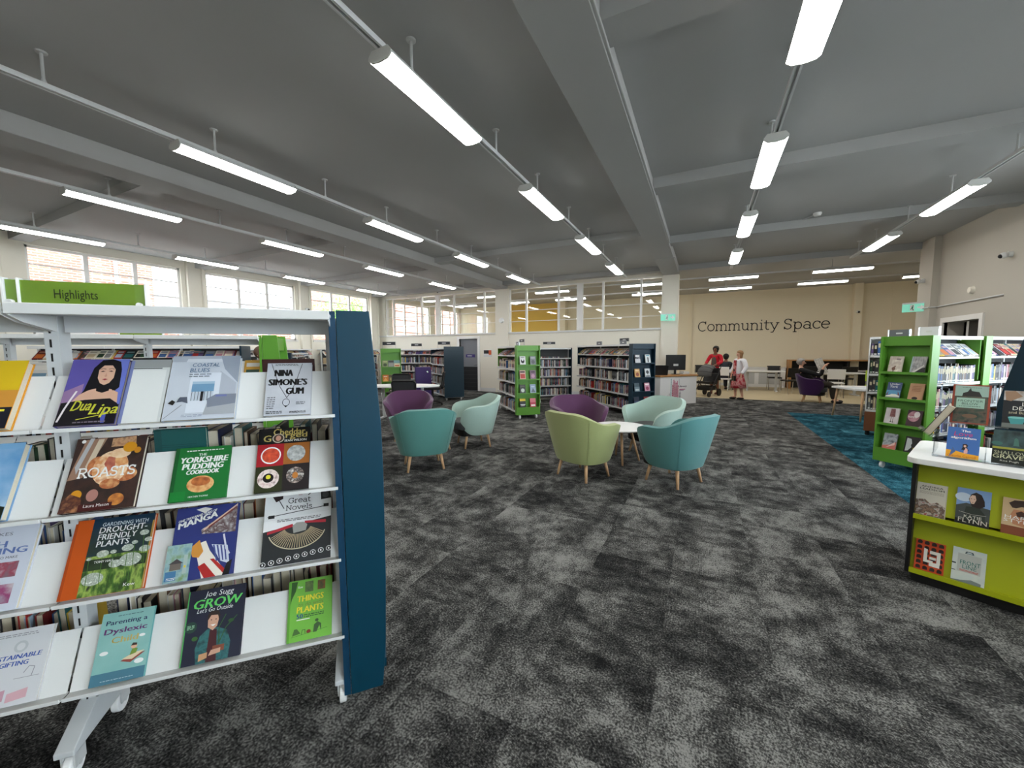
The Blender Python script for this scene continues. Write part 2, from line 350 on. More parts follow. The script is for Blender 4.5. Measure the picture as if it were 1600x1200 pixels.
# right wall: pier, pilaster, door, daylight windows toward the camera side
RD0, RD1, RDZ = 10.28, 11.5, 2.06
RW = [(-2.4, .2), (.9, 3.5), (4.4, 7.8)]
b = MB(); b.b2(XR, XR+.3, YB, RD0, 0, 1.0); b.b2(XR, XR+.3, RD1, 12.4, 0, RDZ); b.b2(XR, XR+.3, RD0-2, 12.4, RDZ, ZC); b.b2(XR, XR+.3, 7.8, RD0, 1.0, RDZ)
b.b2(XR, XR+.3, YB, RD0-2, 3.7, ZC)
ys = [YB]+[y for w_ in RW for y in w_]+[RD0-2]
for a, c in zip(ys[::2], ys[1::2]): b.b2(XR, XR+.3, a, c, 1.0, 3.7)
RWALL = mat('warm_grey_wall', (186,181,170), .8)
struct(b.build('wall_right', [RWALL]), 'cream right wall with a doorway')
for k, (a, c) in enumerate(RW):
    t = bpy.data.objects.new('window_%d' % (k+8), None); COL.objects.link(t); t.location = (XR+.14, 0, 0); struct(t, 'tall white framed window in the right wall')
    fr = MB(); fr.b2(-.05, .05, a, c, 3.65, 3.7); fr.b2(-.05, .05, a, c, 1.0, 1.05); fr.b2(-.05, .05, a, a+.05, 1.0, 3.7); fr.b2(-.05, .05, c-.05, c, 1.0, 3.7); fr.b2(-.04, .04, (a+c)/2-.03, (a+c)/2+.03, 1.05, 3.65); fr.build('frame', [WFR], t)
    for y0, y1 in ((a+.05, (a+c)/2-.03), ((a+c)/2+.03, c-.05)):
        m_ = MB(); m_.b2(-.003, .003, y0, y1, 1.05, 3.65); m_.build('pane', [GLASS], t)
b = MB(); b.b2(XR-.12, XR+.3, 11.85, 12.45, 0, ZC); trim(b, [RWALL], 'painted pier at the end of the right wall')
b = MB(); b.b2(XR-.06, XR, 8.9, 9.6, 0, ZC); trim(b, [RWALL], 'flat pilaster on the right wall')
b = MB(); b.b2(XR-.03, XR+.05, RD0-.1, RD0, 0, RDZ+.1); b.b2(XR-.03, XR+.05, RD1, RD1+.1, 0, RDZ+.1); b.b2(XR-.03, XR+.05, RD0, RD1, RDZ, RDZ+.1); trim(b, [WFR], 'white architrave around the right doorway')
b = MB(); b.tube([(XR-.02, 8.9, 2.42), (XR-.02, 11.84, 2.42), (XR-.13, 11.84, 2.42), (XR-.13, 12.4, 2.42)], .014); b.tube([(XR-.075, 9.0, 2.42), (XR-.075, 9.0, 3.9)], .02); trim(b, [GREY], 'surface cable conduit along the right wall')
# lobby beyond the right doorway
b = MB(); b.b2(XR+.3, XR+2.2, 9.2, 9.3, 0, 3); b.b2(XR+.3, XR+2.2, 12.4, 12.5, 0, 3); b.b2(XR+2.2, XR+2.3, 9.2, 12.5, 0, 3); b.b2(XR+.3, XR+2.3, 9.2, 12.5, 2.6, 2.7); struct(b.build('wall_lobby', [GREYP]), 'grey lobby walls beyond the right doorway')
d = bpy.data.objects.new('door_2', None); COL.objects.link(d); d.location = (XR+.2, RD0, 0); struct(d, 'dark door beyond the right doorway')
b = MB(); b.b2(0, .05, .02, .82, .0, RDZ); b.build('door_leaf', [mat('dark_door', (48,46,46), .5)], d)
b = MB(); b.cyl((-.05, .12, 1.0), (-.05, .12, 1.3), .012); b.build('handle', [CHROME], d)
b = MB(); b.b2(0, .06, .82, .9, 0, RDZ); b.build('door_frame', [WFR], d)
# walls behind the camera and of the community space
b = MB(); b.b2(XL-.3, XR+.3, YB-.3, YB, 0, ZC); struct(b.build('wall_back', [PAINT]), 'cream wall behind the viewer')
b = MB(); b.b2(XC0, -9.5, YC, YC+.2, 0, ZC); b.b2(-6.6, XC1, YC, YC+.2, 0, ZC); b.b2(XC1, XC1+.2, 12.4, YC, 0, ZC); b.b2(XR, XC1, 12.4, 12.6, 0, ZC)
b.b2(4.95, 5.2, YC-.25, YC, 0, ZC)
for x in (3.35, 6.1): b.b2(x-.006, x+.006, YC-.01, YC, 0, ZC)
b.b2(-.55, -.5, YC-.06, YC, 0, ZC)
struct(b.build('wall_community', [CREAM]), 'cream back wall of the community space')
b = MB(); b.b2(-9.5, -6.6, YC, YC+.2, 0, ZC); struct(b.build('wall_yellow', [YELLOW]), 'mustard yellow wall seen through the internal windows')
b = MB(); b.b2(-.7, 8, YC-.03, YC, 0, .12); struct(b.build('baseboard_community', [WHITE]), 'pale skirting along the community wall')
b = MB(); b.b2(-6.6, -6.2, 18.6, 19, 0, ZC); struct(b.build('wall_partition', [CREAM]), 'cream partition behind the internal windows')
# outdoors beyond the left windows
b = MB(); b.b2(XL-9, XL-.3, -12, 30, -.5, -.4); b.b2(XR+2.4, XR+40, -30, 40, -.5, -.4); struct(b.build('ground_outside', [mat('paving', (150,146,140), .9)]), 'pale paving outside the windows')
BR = brickmat('red_brick', (150,88,72), (128,72,58), (180,160,148))
def house(label, y0, y1, z1, m_, x=XL-5.5):
    t = thing('brick_building', label, 'building', (x, (y0+y1)/2, -.4))
    b = MB(); b.b2(-.3, 0, -(y1-y0)/2, (y1-y0)/2, 0, z1); b.build('wall', [m_], t)
    b = MB(); b.b2(-.35, .08, -(y1-y0)/2, (y1-y0)/2, z1, z1+.12); b.build('coping', [mat('stone', (205,200,190), .9)], t)
    return t
h1 = house('pink brick building outside the first left window', -4, 7.2, 7.2, BR)
b = MB(); b.cyl((.06, 4.6, 0), (.06, 4.6, 6.0), .05); b.build('drainpipe', [GREY], h1)
WHR = mat('white_render', (238,238,236), .9)
h2 = house('low building with slate roof outside the second left window', 7.2, 13.2, 3.5, BR)
b = MB(); b.prism([(-3, 3.62), (3, 3.62), (3, 4.3), (-3, 4.3)], -.3, -1.6, 'x') ; b.build('roof', [mat('slate', (120,122,130), .8)], h2)
h3 = house('brick building with tree in front outside the third left window', 13.2, 30, 8.0, BR)
tr = thing('garden_tree', 'green leafy tree outside the third left window', 'tree', (XL-3.2, 14.0, -.4))
b = MB(); b.cyl((0,0,0), (0,0,3.2), .12, .06); b.tube([(0,0,2.4), (.3,.5,3.6)], .04); b.tube([(0,0,2.6), (-.2,-.5,3.8)], .04); b.build('trunk', [mat('bark', (84,66,50), .9)], tr)
lf = MB(); rr = random.Random(3)
for k in range(1500):
    p = Vector((rr.gauss(0, .5), rr.gauss(0, .75), 3.5+rr.gauss(0, .5))); q = Euler((rr.uniform(0, 6), rr.uniform(0, 6), rr.uniform(0, 6))).to_matrix()
    lf.add([p+q @ Vector(c) for c in ((-.09,0,0), (0,.045,.01), (.09,0,0), (0,-.045,.01))], [(0,1,2,3)])
o = lf.build('foliage', [mottled('leaves', [(80,130,50), (130,180,80)], 3)], tr); o['kind'] = 'stuff'
# ================================================================ ceiling lights
def lamp_proto(L):
    t = thing('linear_light', 'x', 'light')
    b = MB(); b.prism([(-.105,.035), (.105,.035), (.075,.085), (-.075,.085)], .012, L-.012, 'y'); b.build('housing', [GREY], t)
    prof = [(-.105,.034)]+[(.105*math.sin(rad(a)), .034-.034*math.cos(rad(a))) for a in range(-75, 76, 15)]+[(.105,.034)]
    b = MB(); b.prism(prof, .012, L-.012, 'y'); b.build('diffuser', [DIFF], t)
    for y in (0, L-.012):
        b = MB(); b.prism([(-.107,.03), (-.075,.004), (0,-.004), (.075,.004), (.107,.03), (.107,.05), (.078,.088), (-.078,.088), (-.107,.05)], y, y+.012, 'y'); b.build('end_cap', [mat('lamp_end_cap', (196,196,192), .5)], t)
    return t
LP = lamp_proto(1.27); first = [True]
def lamp(x, y, label, rz=0., z=3.575):
    o = LP if first[0] else copy_tree(LP); first[0] = False
    o.location = (x, y, z); o.rotation_euler = (0, 0, rz); o['label'] = label; o['group'] = 'suspended linear ceiling lights'; return o
def track(x0, y0, x1, y1, label, hang, z=3.665):
    L = math.hypot(x1-x0, y1-y0); rz = math.atan2(y1-y0, x1-x0)-math.pi/2
    t = thing('lighting_track', label, 'light track', (x0, y0, z), rz, 'suspended lighting tracks')
    b = MB(); b.b2(-.03, -.012, 0, L, 0, .03); b.b2(.012, .03, 0, L, 0, .03); b.b2(-.03, .03, 0, L, .028, .04); b.build('rail', [mat('track_rail', (206,208,208), .4)], t)
    for h in hang:
        b = MB(); b.cyl((0, h, .04), (0, h, ZC-z), .011); b.cyl((0, h, ZC-z-.012), (0, h, ZC-z), .035, .04); b.cyl((0, h, .035), (0, h, .075), .022, .013); b.build('hanger', [GREY], t)
rows = [(-10.52, 'row along the window wall', [2.2, 4.6, 7.06, 9.6]), (-7.57, 'row second from the window wall', [2.14, 4.7, 7.22, 9.72]), (-4.92, 'row third from the window wall', [2.22, 4.77, 7.27, 9.8]),
        (-2.15, 'row left of the wide beam', [2.25, 4.79, 7.27, 9.8]), (.58, 'row right of the wide beam', [2.38, 4.82, 7.25, 9.75]), (3.08, 'row beside the right wall', [2.2, 4.75, 7.25, 9.7])]
for x, rn, ys in rows:
    for k, y in enumerate([-.28]+ys):
        if k == 0 and x < -8: continue
        lamp(x, y, 'lit linear light, %s from the camera in the %s' % (['nearest', 'second', 'third', 'fourth', 'fifth'][k], rn))
    track(x, YB+.2, x, 12.1, 'metal lighting track carrying the %s' % rn, [3.4+q-.2 if 0 else q for q in (.9, 3.0, 4.35, 5.6, 7.0, 8.2, 9.6, 10.9, 12.2, 13.6, 14.6)])
for y, rn, xs in ((13.3, 'front', [-10.6, -8.0, -5.55, -2.5, .06, 2.57]), (15.45, 'back', [-10.6, -8.0, -5.55, -2.5, .1, 2.62, 5.12])):
    for k, x in enumerate(xs):
        lamp(x+1.27, y, 'lit light across the community space, %s from the left in the %s row' % (ORD[k], rn), rz=math.pi/2)
    track(-12.0, y, 7.6, y, 'lighting track across the community space, %s row' % rn, [1, 4, 7, 10, 12.6, 15, 17.5])

# ================================================================ text and cover printing
GL = {}
def arc(cx, cy, rx, ry, a0, a1, n=14):
    return [(cx+rx*math.cos(rad(a0+(a1-a0)*i/n)), cy+ry*math.sin(rad(a0+(a1-a0)*i/n))) for i in range(n+1)]
def ser(x, y, l=.17): return [(x-l/2, y), (x+l/2, y)]
GL['C'] = (.66, [arc(.35,.35,.29,.35,48,312,20), [(.56,.72),(.56,.52)]])
GL['G'] = (.70, [arc(.35,.35,.29,.35,48,330,20), [(.56,.72),(.56,.52)], [(.6,.3),(.6,.1)], [(.44,.3),(.68,.3)]])
GL['o'] = (.54, [arc(.27,.25,.22,.25,0,360,22)])
GL['O'] = (.74, [arc(.37,.35,.31,.35,0,360,22)])
GL['m'] = (.86, [[(.12,0),(.12,.48)], [(.43,0),(.43,.34)], [(.74,0),(.74,.34)], arc(.275,.33,.155,.16,175,0,10), arc(.585,.33,.155,.16,180,0,10), ser(.12,0), ser(.43,0), ser(.74,0), [(.03,.48),(.12,.48)]])
GL['n'] = (.58, [[(.12,0),(.12,.48)], [(.46,0),(.46,.32)], arc(.29,.32,.17,.17,175,0,10), ser(.12,0), ser(.46,0), [(.03,.48),(.12,.48)]])
GL['u'] = (.58, [[(.12,.48),(.12,.16)], arc(.28,.17,.16,.16,180,360,10), [(.44,.48),(.44,0)], [(.03,.48),(.12,.48)], [(.35,.48),(.44,.48)], [(.44,0),(.54,0)]])
GL['i'] = (.27, [[(.14,0),(.14,.48)], ser(.14,0,.2), [(.04,.48),(.14,.48)], [(.14,.64),(.14,.71)]])
GL['l'] = (.27, [[(.14,0),(.14,.74)], ser(.14,0,.2), [(.04,.74),(.14,.74)]])
GL['t'] = (.38, [[(.16,.66),(.16,.12)], arc(.27,.12,.11,.12,180,310,8), [(.03,.48),(.34,.48)]])
GL['y'] = (.54, [[(.08,.48),(.29,.02)], [(.5,.48),(.22,-.18)], [(.22,-.2),(.08,-.2)], ser(.08,.48), ser(.48,.48)])
GL['S'] = (.56, [arc(.27,.53,.19,.17,25,270,12), arc(.27,.18,.2,.18,90,-155,12), [(.46,.7),(.46,.54)], [(.08,.0),(.08,.16)]])
GL['s'] = (.44, [arc(.21,.37,.14,.115,25,270,10), arc(.21,.13,.15,.125,90,-155,10), [(.35,.48),(.35,.38)], [(.07,.0),(.07,.11)]])
GL['p'] = (.58, [[(.13,.48),(.13,-.2)], arc(.31,.24,.2,.24,0,360,20), ser(.13,-.2,.2), [(.04,.48),(.13,.48)]])
GL['a'] = (.54, [[(.42,.33),(.42,0)], arc(.25,.33,.17,.16,0,150,10), arc(.24,.14,.18,.14,0,360,16), [(.42,0),(.52,0)]])
GL['c'] = (.48, [arc(.27,.25,.22,.25,45,318,16), [(.43,.47),(.43,.35)]])
GL['e'] = (.53, [[(.06,.27),(.48,.27)], arc(.27,.25,.22,.25,6,318,18)])
GL['r'] = (.42, [[(.13,0),(.13,.48)], arc(.29,.3,.16,.18,180,60,8), ser(.13,0,.2), [(.04,.48),(.13,.48)]])
GL['v'] = (.54, [[(.08,.48),(.28,0)], [(.48,.48),(.28,0)], ser(.08,.48), ser(.48,.48)])
GL['N'] = (.74, [[(.14,0),(.14,.7)], [(.6,0),(.6,.7)], [(.14,.7),(.6,0)], ser(.14,0), ser(.6,.7), ser(.14,.7)])
GL['R'] = (.66, [[(.13,0),(.13,.7)], [(.13,.7),(.34,.7)], arc(.34,.52,.2,.18,90,-90,10), [(.34,.34),(.13,.34)], [(.32,.34),(.58,0)], ser(.13,0), [(.5,0),(.66,0)], [(.04,.7),(.13,.7)]])
GL['A'] = (.7, [[(.08,0),(.35,.7)], [(.62,0),(.35,.7)], [(.18,.24),(.52,.24)], ser(.08,0), ser(.62,0)])
GL['T'] = (.62, [[(.31,0),(.31,.7)], [(.04,.7),(.58,.7)], ser(.31,0,.2), [(.05,.7),(.05,.58)], [(.57,.7),(.57,.58)]])
GL[' '] = (.28, [])
def ribbon(mb, pts, wd, z0, z1, mi=0, fx=lambda p: p):
    for a, b_ in zip(pts[:-1], pts[1:]):
        dx, dy = b_[0]-a[0], b_[1]-a[1]; l = math.hypot(dx, dy) or 1; ex, ey = dx/l*wd*.5, dy/l*wd*.5
        c = [(a[0]-ex-(-ey), a[1]-ey-ex), (b_[0]+ex+ey, b_[1]+ey-ex), (b_[0]+ex-ey, b_[1]+ey+ex), (a[0]-ex-ey, a[1]-ey+ex)]
        c[0] = (a[0]-ex*.3+ey, a[1]-ey*.3-ex); c[1] = (b_[0]+ex*.3+ey, b_[1]+ey*.3-ex); c[2] = (b_[0]+ex*.3-ey, b_[1]+ey*.3+ex); c[3] = (a[0]-ex*.3-ey, a[1]-ey*.3+ex)
        if z1 == z0: mb.add([(*fx(q), z0) for q in c], [(0,1,2,3)], mi)
        else: mb.add([(*fx(q), z) for z in (z0, z1) for q in c], [(0,3,2,1), (4,5,6,7), (0,1,5,4), (1,2,6,5), (2,3,7,6), (3,0,4,7)], mi)
TC = {}
def textgeo(s, bold=0.):
    bold = 0.
    if (s, bold) in TC: return TC[(s, bold)]
    c = bpy.data.curves.new('t', 'FONT'); c.body = s; c.offset = bold; c.resolution_u = 2; c.fill_mode = 'FRONT'
    o = bpy.data.objects.new('t', c); COL.objects.link(o)
    dg = bpy.context.evaluated_depsgraph_get(); me = bpy.data.meshes.new_from_object(o.evaluated_get(dg))
    vs = [tuple(v.co) for v in me.vertices]; fs = [tuple(p.vertices) for p in me.polygons]
    bpy.data.objects.remove(o); bpy.data.curves.remove(c); bpy.data.meshes.remove(me)
    x0 = min(v[0] for v in vs); x1 = max(v[0] for v in vs); y0 = min(v[1] for v in vs); y1 = max(v[1] for v in vs)
    vs = [((v[0]-x0)/(x1-x0), (v[1]-y0)/(y1-y0)) for v in vs]
    TC[(s, bold)] = (vs, fs); return vs, fs
def slabgeo(s, wd):
    mb = MB(); x = 0
    for ch in s:
        adv, st = GL[ch]
        for p in st: ribbon(mb, [(q[0]+x, q[1]) for q in p], wd, 0, 0)
        x += adv
    xs = [v[0] for v in mb.v]; ys_ = [v[1] for v in mb.v]; x0, x1, y0, y1 = min(xs), max(xs), min(ys_), max(ys_)
    return [((v[0]-x0)/(x1-x0), (v[1]-y0)/(y1-y0)) for v in mb.v], mb.f
PRN = {}
def ink(c):
    if not isinstance(c, tuple): return c
    k = 'print_%02x%02x%02x' % c
    return mat(k, c, .45)
def printing(shapes, w, h):
    # flat print in cover coordinates: u to the right, v up, both 0..1; laid on the plane y=0 facing -y
    mb = MB(); mats = []; lay = 0
    def mi(c):
        m = ink(c)
        if m not in mats: mats.append(m)
        return mats.index(m)
    for s in shapes:
        lay += 1; y = -.00012*lay
        k = s[0]
        if k == 'r':
            u0, v0, u1, v1, c = s[1:]; mb.add([(u0*w, y, v0*h), (u1*w, y, v0*h), (u1*w, y, v1*h), (u0*w, y, v1*h)], [(0,1,2,3)], mi(c))
        elif k == 'e':
            u, v, ru, rv, c = s[1:]; n = 20; mb.add([(w*(u+ru*math.cos(6.2832*i/n)), y, h*(v+rv*math.sin(6.2832*i/n))) for i in range(n)], [tuple(range(n))], mi(c))
        elif k == 'p':
            mb.add([(a*w, y, b_*h) for a, b_ in s[1]], [tuple(range(len(s[1])))], mi(s[2]))
        elif k == 'l':
            pts, wd, c = s[1:]; tmp = MB(); ribbon(tmp, [(a*w, b_*h) for a, b_ in pts], wd, 0, 0); mb.add([(q[0], y, q[1]) for q in tmp.v], tmp.f, mi(c))
        elif k in 'tT':
            txt, u0, v0, u1, v1, c = s[1:7]; ex = s[7] if len(s) > 7 else 0.; sh = s[8] if len(s) > 8 else 0.
            vs, fs = textgeo(txt, ex) if k == 't' else slabgeo(txt, ex or .1)
            sv = s[9] if len(s) > 9 else 0.
            dd = 2.2*min(ex, .035)*(v1-v0)*h if k == 't' else 0.
            for q in ((-dd, 0, dd) if dd > 0 else (0,)):
                mb.add([(w*(u0+(u1-u0)*(a+sh*b_))+q, y-abs(q)*.01, h*(v0+(v1-v0)*(b_+sv*a))) for a, b_ in vs], fs, mi(c))
    return mb, mats
def greek(u0, v0, u1, v1, n, c, seed=0):
    # lines of print too small to read: short dashes
    r = random.Random(seed+int(u0*1000)); out = []
    for k in range(n):
        v = v1-(v1-v0)*(k+.5)/n; u = u0
        while u < u1-.02:
            l = r.uniform(.03, .09); out.append(('r', u, v-(v1-v0)/n*.22, min(u1, u+l), v+(v1-v0)/n*.22, c)); u += l+.015
    return out
def face_book(label, w, h, t, loc, rz, tilt, base, shapes, cat='book', group=None, board=(60,60,62), name='book', edge='r', hard=True):
    # a book standing face-out: origin at the lower left corner of its front board; leans back by tilt
    o = thing(name, label, cat, loc, rot=(-tilt, 0, rz), group=group)
    bm_ = base if not isinstance(base, tuple) else ink(base)
    b = MB(); e = .002 if hard else .0006; q = .0025 if hard else .0008
    b.b2(0, w, 0, q, 0, h); b.b2(0, w, t-q, t, 0, h); b.b2(0, q, 0, t, 0, h)
    b.build('cover', [bm_], o)
    b = MB(); b.b2(q, w-.004, q, t-q, .003, h-.004); b.build('pages', [PAPER], o)
    if shapes:
        mb, ms = printing(shapes, w, h); mb.build('cover_print', ms, o)
    return o

# ================================================================ the near display unit
AU = rad(44.41); dU = Vector((math.sin(AU), math.cos(AU), 0)); RZU = math.pi/2-AU
LIPS = [1.248, .951, .648, .313]; TILT = rad(29.7)
POST = mat('cool_grey_post', (196,199,201), .45)
def display_unit(loc, nb, endmat, label, detail=True):
    t = thing('display_bookcase', label, 'bookcase', loc, RZU)
    W = .9; L = nb*W
    # slotted posts
    for k in range(nb+1):
        x = -k*W-(.012 if k == 0 else 0)
        b = MB(); x -= .008; b.b2(x-.02, x+.02, .14, .195, .1, 1.645); p = b.build('post', [POST], t)
        b = MB()
        for q in range(30): b.b2(x-.006, x-.001, .1385, .142, .15+q*.049, .178+q*.049)
        b.build('slots', [BLACK], p)
        b = MB(); b.prism([(-.0, .1), (.34, .1), (.34, .12), (.20, .2), (.14, .2), (-.0, .12)], x-.028, x+.028, 'x'); b.build('foot', [POST], t, bevel=.003)
        for y in (.04, .31):
            c = MB(); c.cyl((x-.013, y, .042), (x+.013, y, .042), .042, n=20); wheel = c.build('caster', [WPLASTIC], t, bevel=.004)
            c = MB(); c.b2(x-.02, x-.0145, y-.025, y+.03, .04, .1); c.b2(x+.0145, x+.02, y-.025, y+.03, .04, .1); c.b2(x-.02, x+.02, y-.02, y+.03, .088, .102); c.cyl((x-.021, y, .042), (x+.021, y, .042), .008); c.build('caster_fork', [GREY], wheel)
    for k in range(nb):
        x0, x1 = -(k+1)*W+.003, -k*W-.003
        # canopy with lip, brackets, rail
        b = MB(); b.b2(x0, x1, -.055, .36, 1.632, 1.645); b.b2(x0, x1, -.061, -.049, 1.622, 1.656); b.b2(x0, x1, .354, .366, 1.622, 1.658); b.build('canopy', [WHITE], t, bevel=.003)
        b = MB(); b.b2(x0+.02, x1-.02, .15, .17, 1.575, 1.632); b.build('rail', [POST], t)
        for x in (x0+.004, x1-.006):
            b = MB(); b.prism([(-.05, 1.63), (-.05, 1.618), (.0, 1.60), (.15, 1.575), (.15, 1.63)], x-.001, x+.003, 'x'); b.build('bracket', [WHITE], t)
        for r, z in enumerate(LIPS):
            # sloping display plate with lip
            u = .2; y1, z1 = u*math.sin(TILT), u*math.cos(TILT)
            b = MB(); b.prism([(.034, z), (.038, z-.002), (y1+.037, z+z1-.002), (y1+.034, z+z1)], x0+.001, x1-.001, 'x'); b.build('display_plate', [PLATE], t)
            b = MB(); b.b2(x0, x1, -.0, .045, z-.006, z-.001); b.b2(x0, x1, -.003, .001, z-.006, z+.007); b.build('shelf_lip', [WHITE], t, bevel=.001)
            # rear shelf for the books of the other side
            b = MB(); b.b2(x0, x1, .14, .42, z-.012, z-.002); b.b2(x0, x1, .415, .42, z-.03, z); b.build('rear_shelf', [WHITE], t)
    # end display: side cheek with its rounded outline
    prof = [(.015, .045), (.143, .05), (.16, .25), (.169, .543), (.173, 1.0), (.170, 1.2), (.158, 1.38), (.138, 1.664), (.015, 1.664)]
    g = thing  # noqa
    e = MB(); e.prism([(x, z) for x, z in prof], .0, .018, 'y'); cheek = e.build('end_cheek', [endmat], t, bevel=.002)
    e = MB(); e.prism([(x, z) for x, z in prof], .36, .378, 'y'); e.build('end_cheek', [endmat], t, bevel=.002)
    e = MB(); e.b2(.016, .034, .018, .36, .06, 1.66); e.build('end_back', [endmat], t)
    e = MB(); e.b2(.034, .125, .018, .36, 1.52, 1.64); e.build('end_header', [endmat], t)
    for k in range(4):
        z = .12+.35*k; e = MB(); e.b2(.034, .16, .018, .36, z, z+.018); e.b2(.15, .16, .018, .36, z+.018, z+.04); e.build('end_shelf', [endmat], t)
    e = MB(); e.b2(-.012, .013, -.002, .0, .05, 1.66); e.build('end_edge', [mat('petrol_edge_strip', (0,52,80), .5) if endmat is PETROL else endmat], t)  # thin front edge strip, in its own blue on the petrol unit
    return t
OU = Vector((-1.311, 1.07, 0))
near = display_unit(OU, 2, PETROL, 'nearest display bookcase with petrol blue end panel')
def UP(s, t_, z): return OU-dU*s+Vector((dU.y, -dU.x, 0))*t_+Vector((0,0,z))
def near_book(label, row, s, w, h, t, base, shapes, group='face-out books on the nearest bookcase', back=0., lift=0., **kw):
    # s: left edge distance from the unit's right end
    if back < 0:      # stands upright behind the sloping plate
        return face_book(label, w, h, t, UP(s, -.144, LIPS[row]-.001), RZU, 0., base, shapes, group=group, **kw)
    k = t+.0015+back
    p = UP(s, k*math.cos(TILT)-.034, LIPS[row]+k*math.sin(TILT)+.001+lift)
    return face_book(label, w, h, t, p, RZU, TILT, base, shapes, group=group, **kw)
BLK, WHT = (16,16,18), (238,238,236)
SKIN = (214,170,146)
# --- top row
near_book('face-out book, yellow above orange, at the left edge of the top row', 0, 1.125, .16, .245, .03, (220,150,40), [('r',0,.5,1,1,(222,186,30)), ('r',0,.3,1,.55,(214,150,60)), ('r',0,.12,1,.3,(235,205,50)), ('r',0,0,1,.3,(24,26,40)), ('r',.75,.24,.9,.27,(240,225,60)), ('r',.55,.2,.7,.24,(240,225,60))])
near_book('face-out glossy violet book with a dark-haired woman on the cover', 0, .855, .158, .252, .02, (88,84,160), [
    ('r',0,0,1,1,(92,82,158)), ('p',[(.55,1),(1,1),(1,.2),(.75,0),(.6,.4)],(106,118,196)), ('p',[(0,.0),(0,.5),(.3,.62),(.32,0)],(150,118,160)),
    ('p',[(.33,.52),(.40,.86),(.52,.985),(.70,1.0),(.85,.96),(.9,.83),(.93,.55),(.86,.5),(.42,.46),(.25,.38)],(16,14,20)),
    ('p',[(.17,.34),(.27,.45),(.42,.52),(.60,.55),(.80,.52),(.93,.47),(.96,.25),(.88,.1),(.30,.1)],SKIN), ('p',[(.52,.6),(.76,.6),(.76,.5),(.65,.47),(.54,.5)],(16,14,20)), ('p',[(.50,.83),(.57,.9),(.72,.9),(.79,.83),(.79,.7),(.73,.62),(.65,.59),(.57,.62),(.51,.7)],SKIN),
    ('p',[(.36,.5),(.46,.80),(.50,.9),(.53,.95),(.56,.90),(.50,.84),(.49,.7),(.55,.55)],(16,14,20)), ('p',[(.77,.88),(.83,.95),(.9,.8),(.92,.54),(.82,.5),(.79,.65),(.80,.8)],(16,14,20)),
    ('p',[(.53,.80),(.57,.815),(.62,.805),(.57,.795)],(60,36,34)), ('p',[(.67,.805),(.72,.815),(.76,.80),(.72,.795)],(60,36,34)), ('l',[(.52,.835),(.57,.85),(.62,.838)],.0016,(40,26,26)), ('l',[(.67,.838),(.72,.85),(.77,.835)],.0016,(40,26,26)), ('p',[(.645,.78),(.62,.725),(.645,.715),(.67,.725)],(196,146,124)), ('p',[(.59,.68),(.645,.69),(.70,.68),(.645,.66)],(150,52,56)),
    ('p',[(.0,0),(.02,.33),(.40,.37),(.82,.38),(.97,.30),(1,0)],(24,20,26)), ('p',[(.82,.0),(.82,.26),(1,.29),(1,0)],(20,18,24)), ('p',[(.76,.02),(.73,.12),(.79,.2),(.82,.14),(.82,.02)],(74,84,170)),
    ('l',[(.04,.06),(.10,.24),(.16,.38),(.22,.5)],.0055,(236,226,230)),
    ('t','Dua',.20,.21,.52,.36,(214,214,70),.008,.18), ('t','Lipa',.50,.10,.97,.30,(214,214,70),.008,.18), ('l',[(.34,.08),(.86,.155)],.002,(214,214,70))]+greek(.3,.02,.85,.06,1,(120,110,120)))
near_book('tall pale catalogue in a clear sleeve standing between the violet and coastal books', 0, .69, .118, .258, .018, (214,216,214), [('r',0,0,1,1,(206,209,208)), ('r',0,.84,1,1,(150,152,152)), ('r',.05,.82,.8,.835,(60,60,60)), ('r',.0,.97,1,1,(24,24,26)), ('r',0,0,.08,.95,(120,130,180)), ('r',.08,0,.92,.8,(222,224,222))])
near_book('face-out pale blue interiors book with a bed and sea view', 0, .567, .218, .262, .022, (178,186,200), [
    ('r',0,0,1,1,(196,202,212)), ('r',0,.9,1,1,(170,176,188)), ('p',[(.2,.9),(.75,.9),(.72,.95),(.22,.95)],(208,212,220)), ('p',[(.7,1),(1,1),(1,.55),(.78,.78)],(150,158,172)), ('p',[(.72,.75),(.98,.55),(.98,.28),(.72,.28)],(176,182,194)), ('r',.3,.1,.74,.72,(216,222,232)), ('r',.34,.42,.66,.54,(112,152,184)), ('r',.34,.54,.66,.58,(160,186,206)), ('r',.34,.28,.66,.42,(196,206,216))]+
    [('r',.35+q*.045,.28,.358+q*.045,.42,(60,70,84)) for q in range(7)]+[('r',.48,.27,.52,.42,(28,30,34)), ('p',[(.55,.06),(1,.06),(1,.34),(.68,.36),(.6,.28)],(168,172,178)), ('p',[(.58,.30),(.7,.37),(1,.37),(1,.22),(.6,.17)],(128,134,148)), ('r',.7,.33,.86,.36,(110,118,170)), ('p',[(.16,.26),(.2,.34),(.3,.34),(.32,.24),(.24,.27)],(84,90,104)), ('p',[(.05,.25),(.1,.3),(.15,.27),(.12,.22)],(40,38,36)), ('l',[(.02,.02),(.24,.22)],.0012,(50,52,56)),
    ('t','COASTAL',.30,.815,.70,.875,(52,92,132),.0,.02), ('t','BLUES',.28,.725,.56,.79,(52,92,132),0,.02)]+greek(.28,.64,.6,.71,2,(110,120,132))+greek(.26,.03,.55,.075,2,(150,158,176)))
near_book('dark maroon hardback mostly hidden behind the silver book', 0, .278, .19, .226, .02, (58,14,16), [], back=-.03)
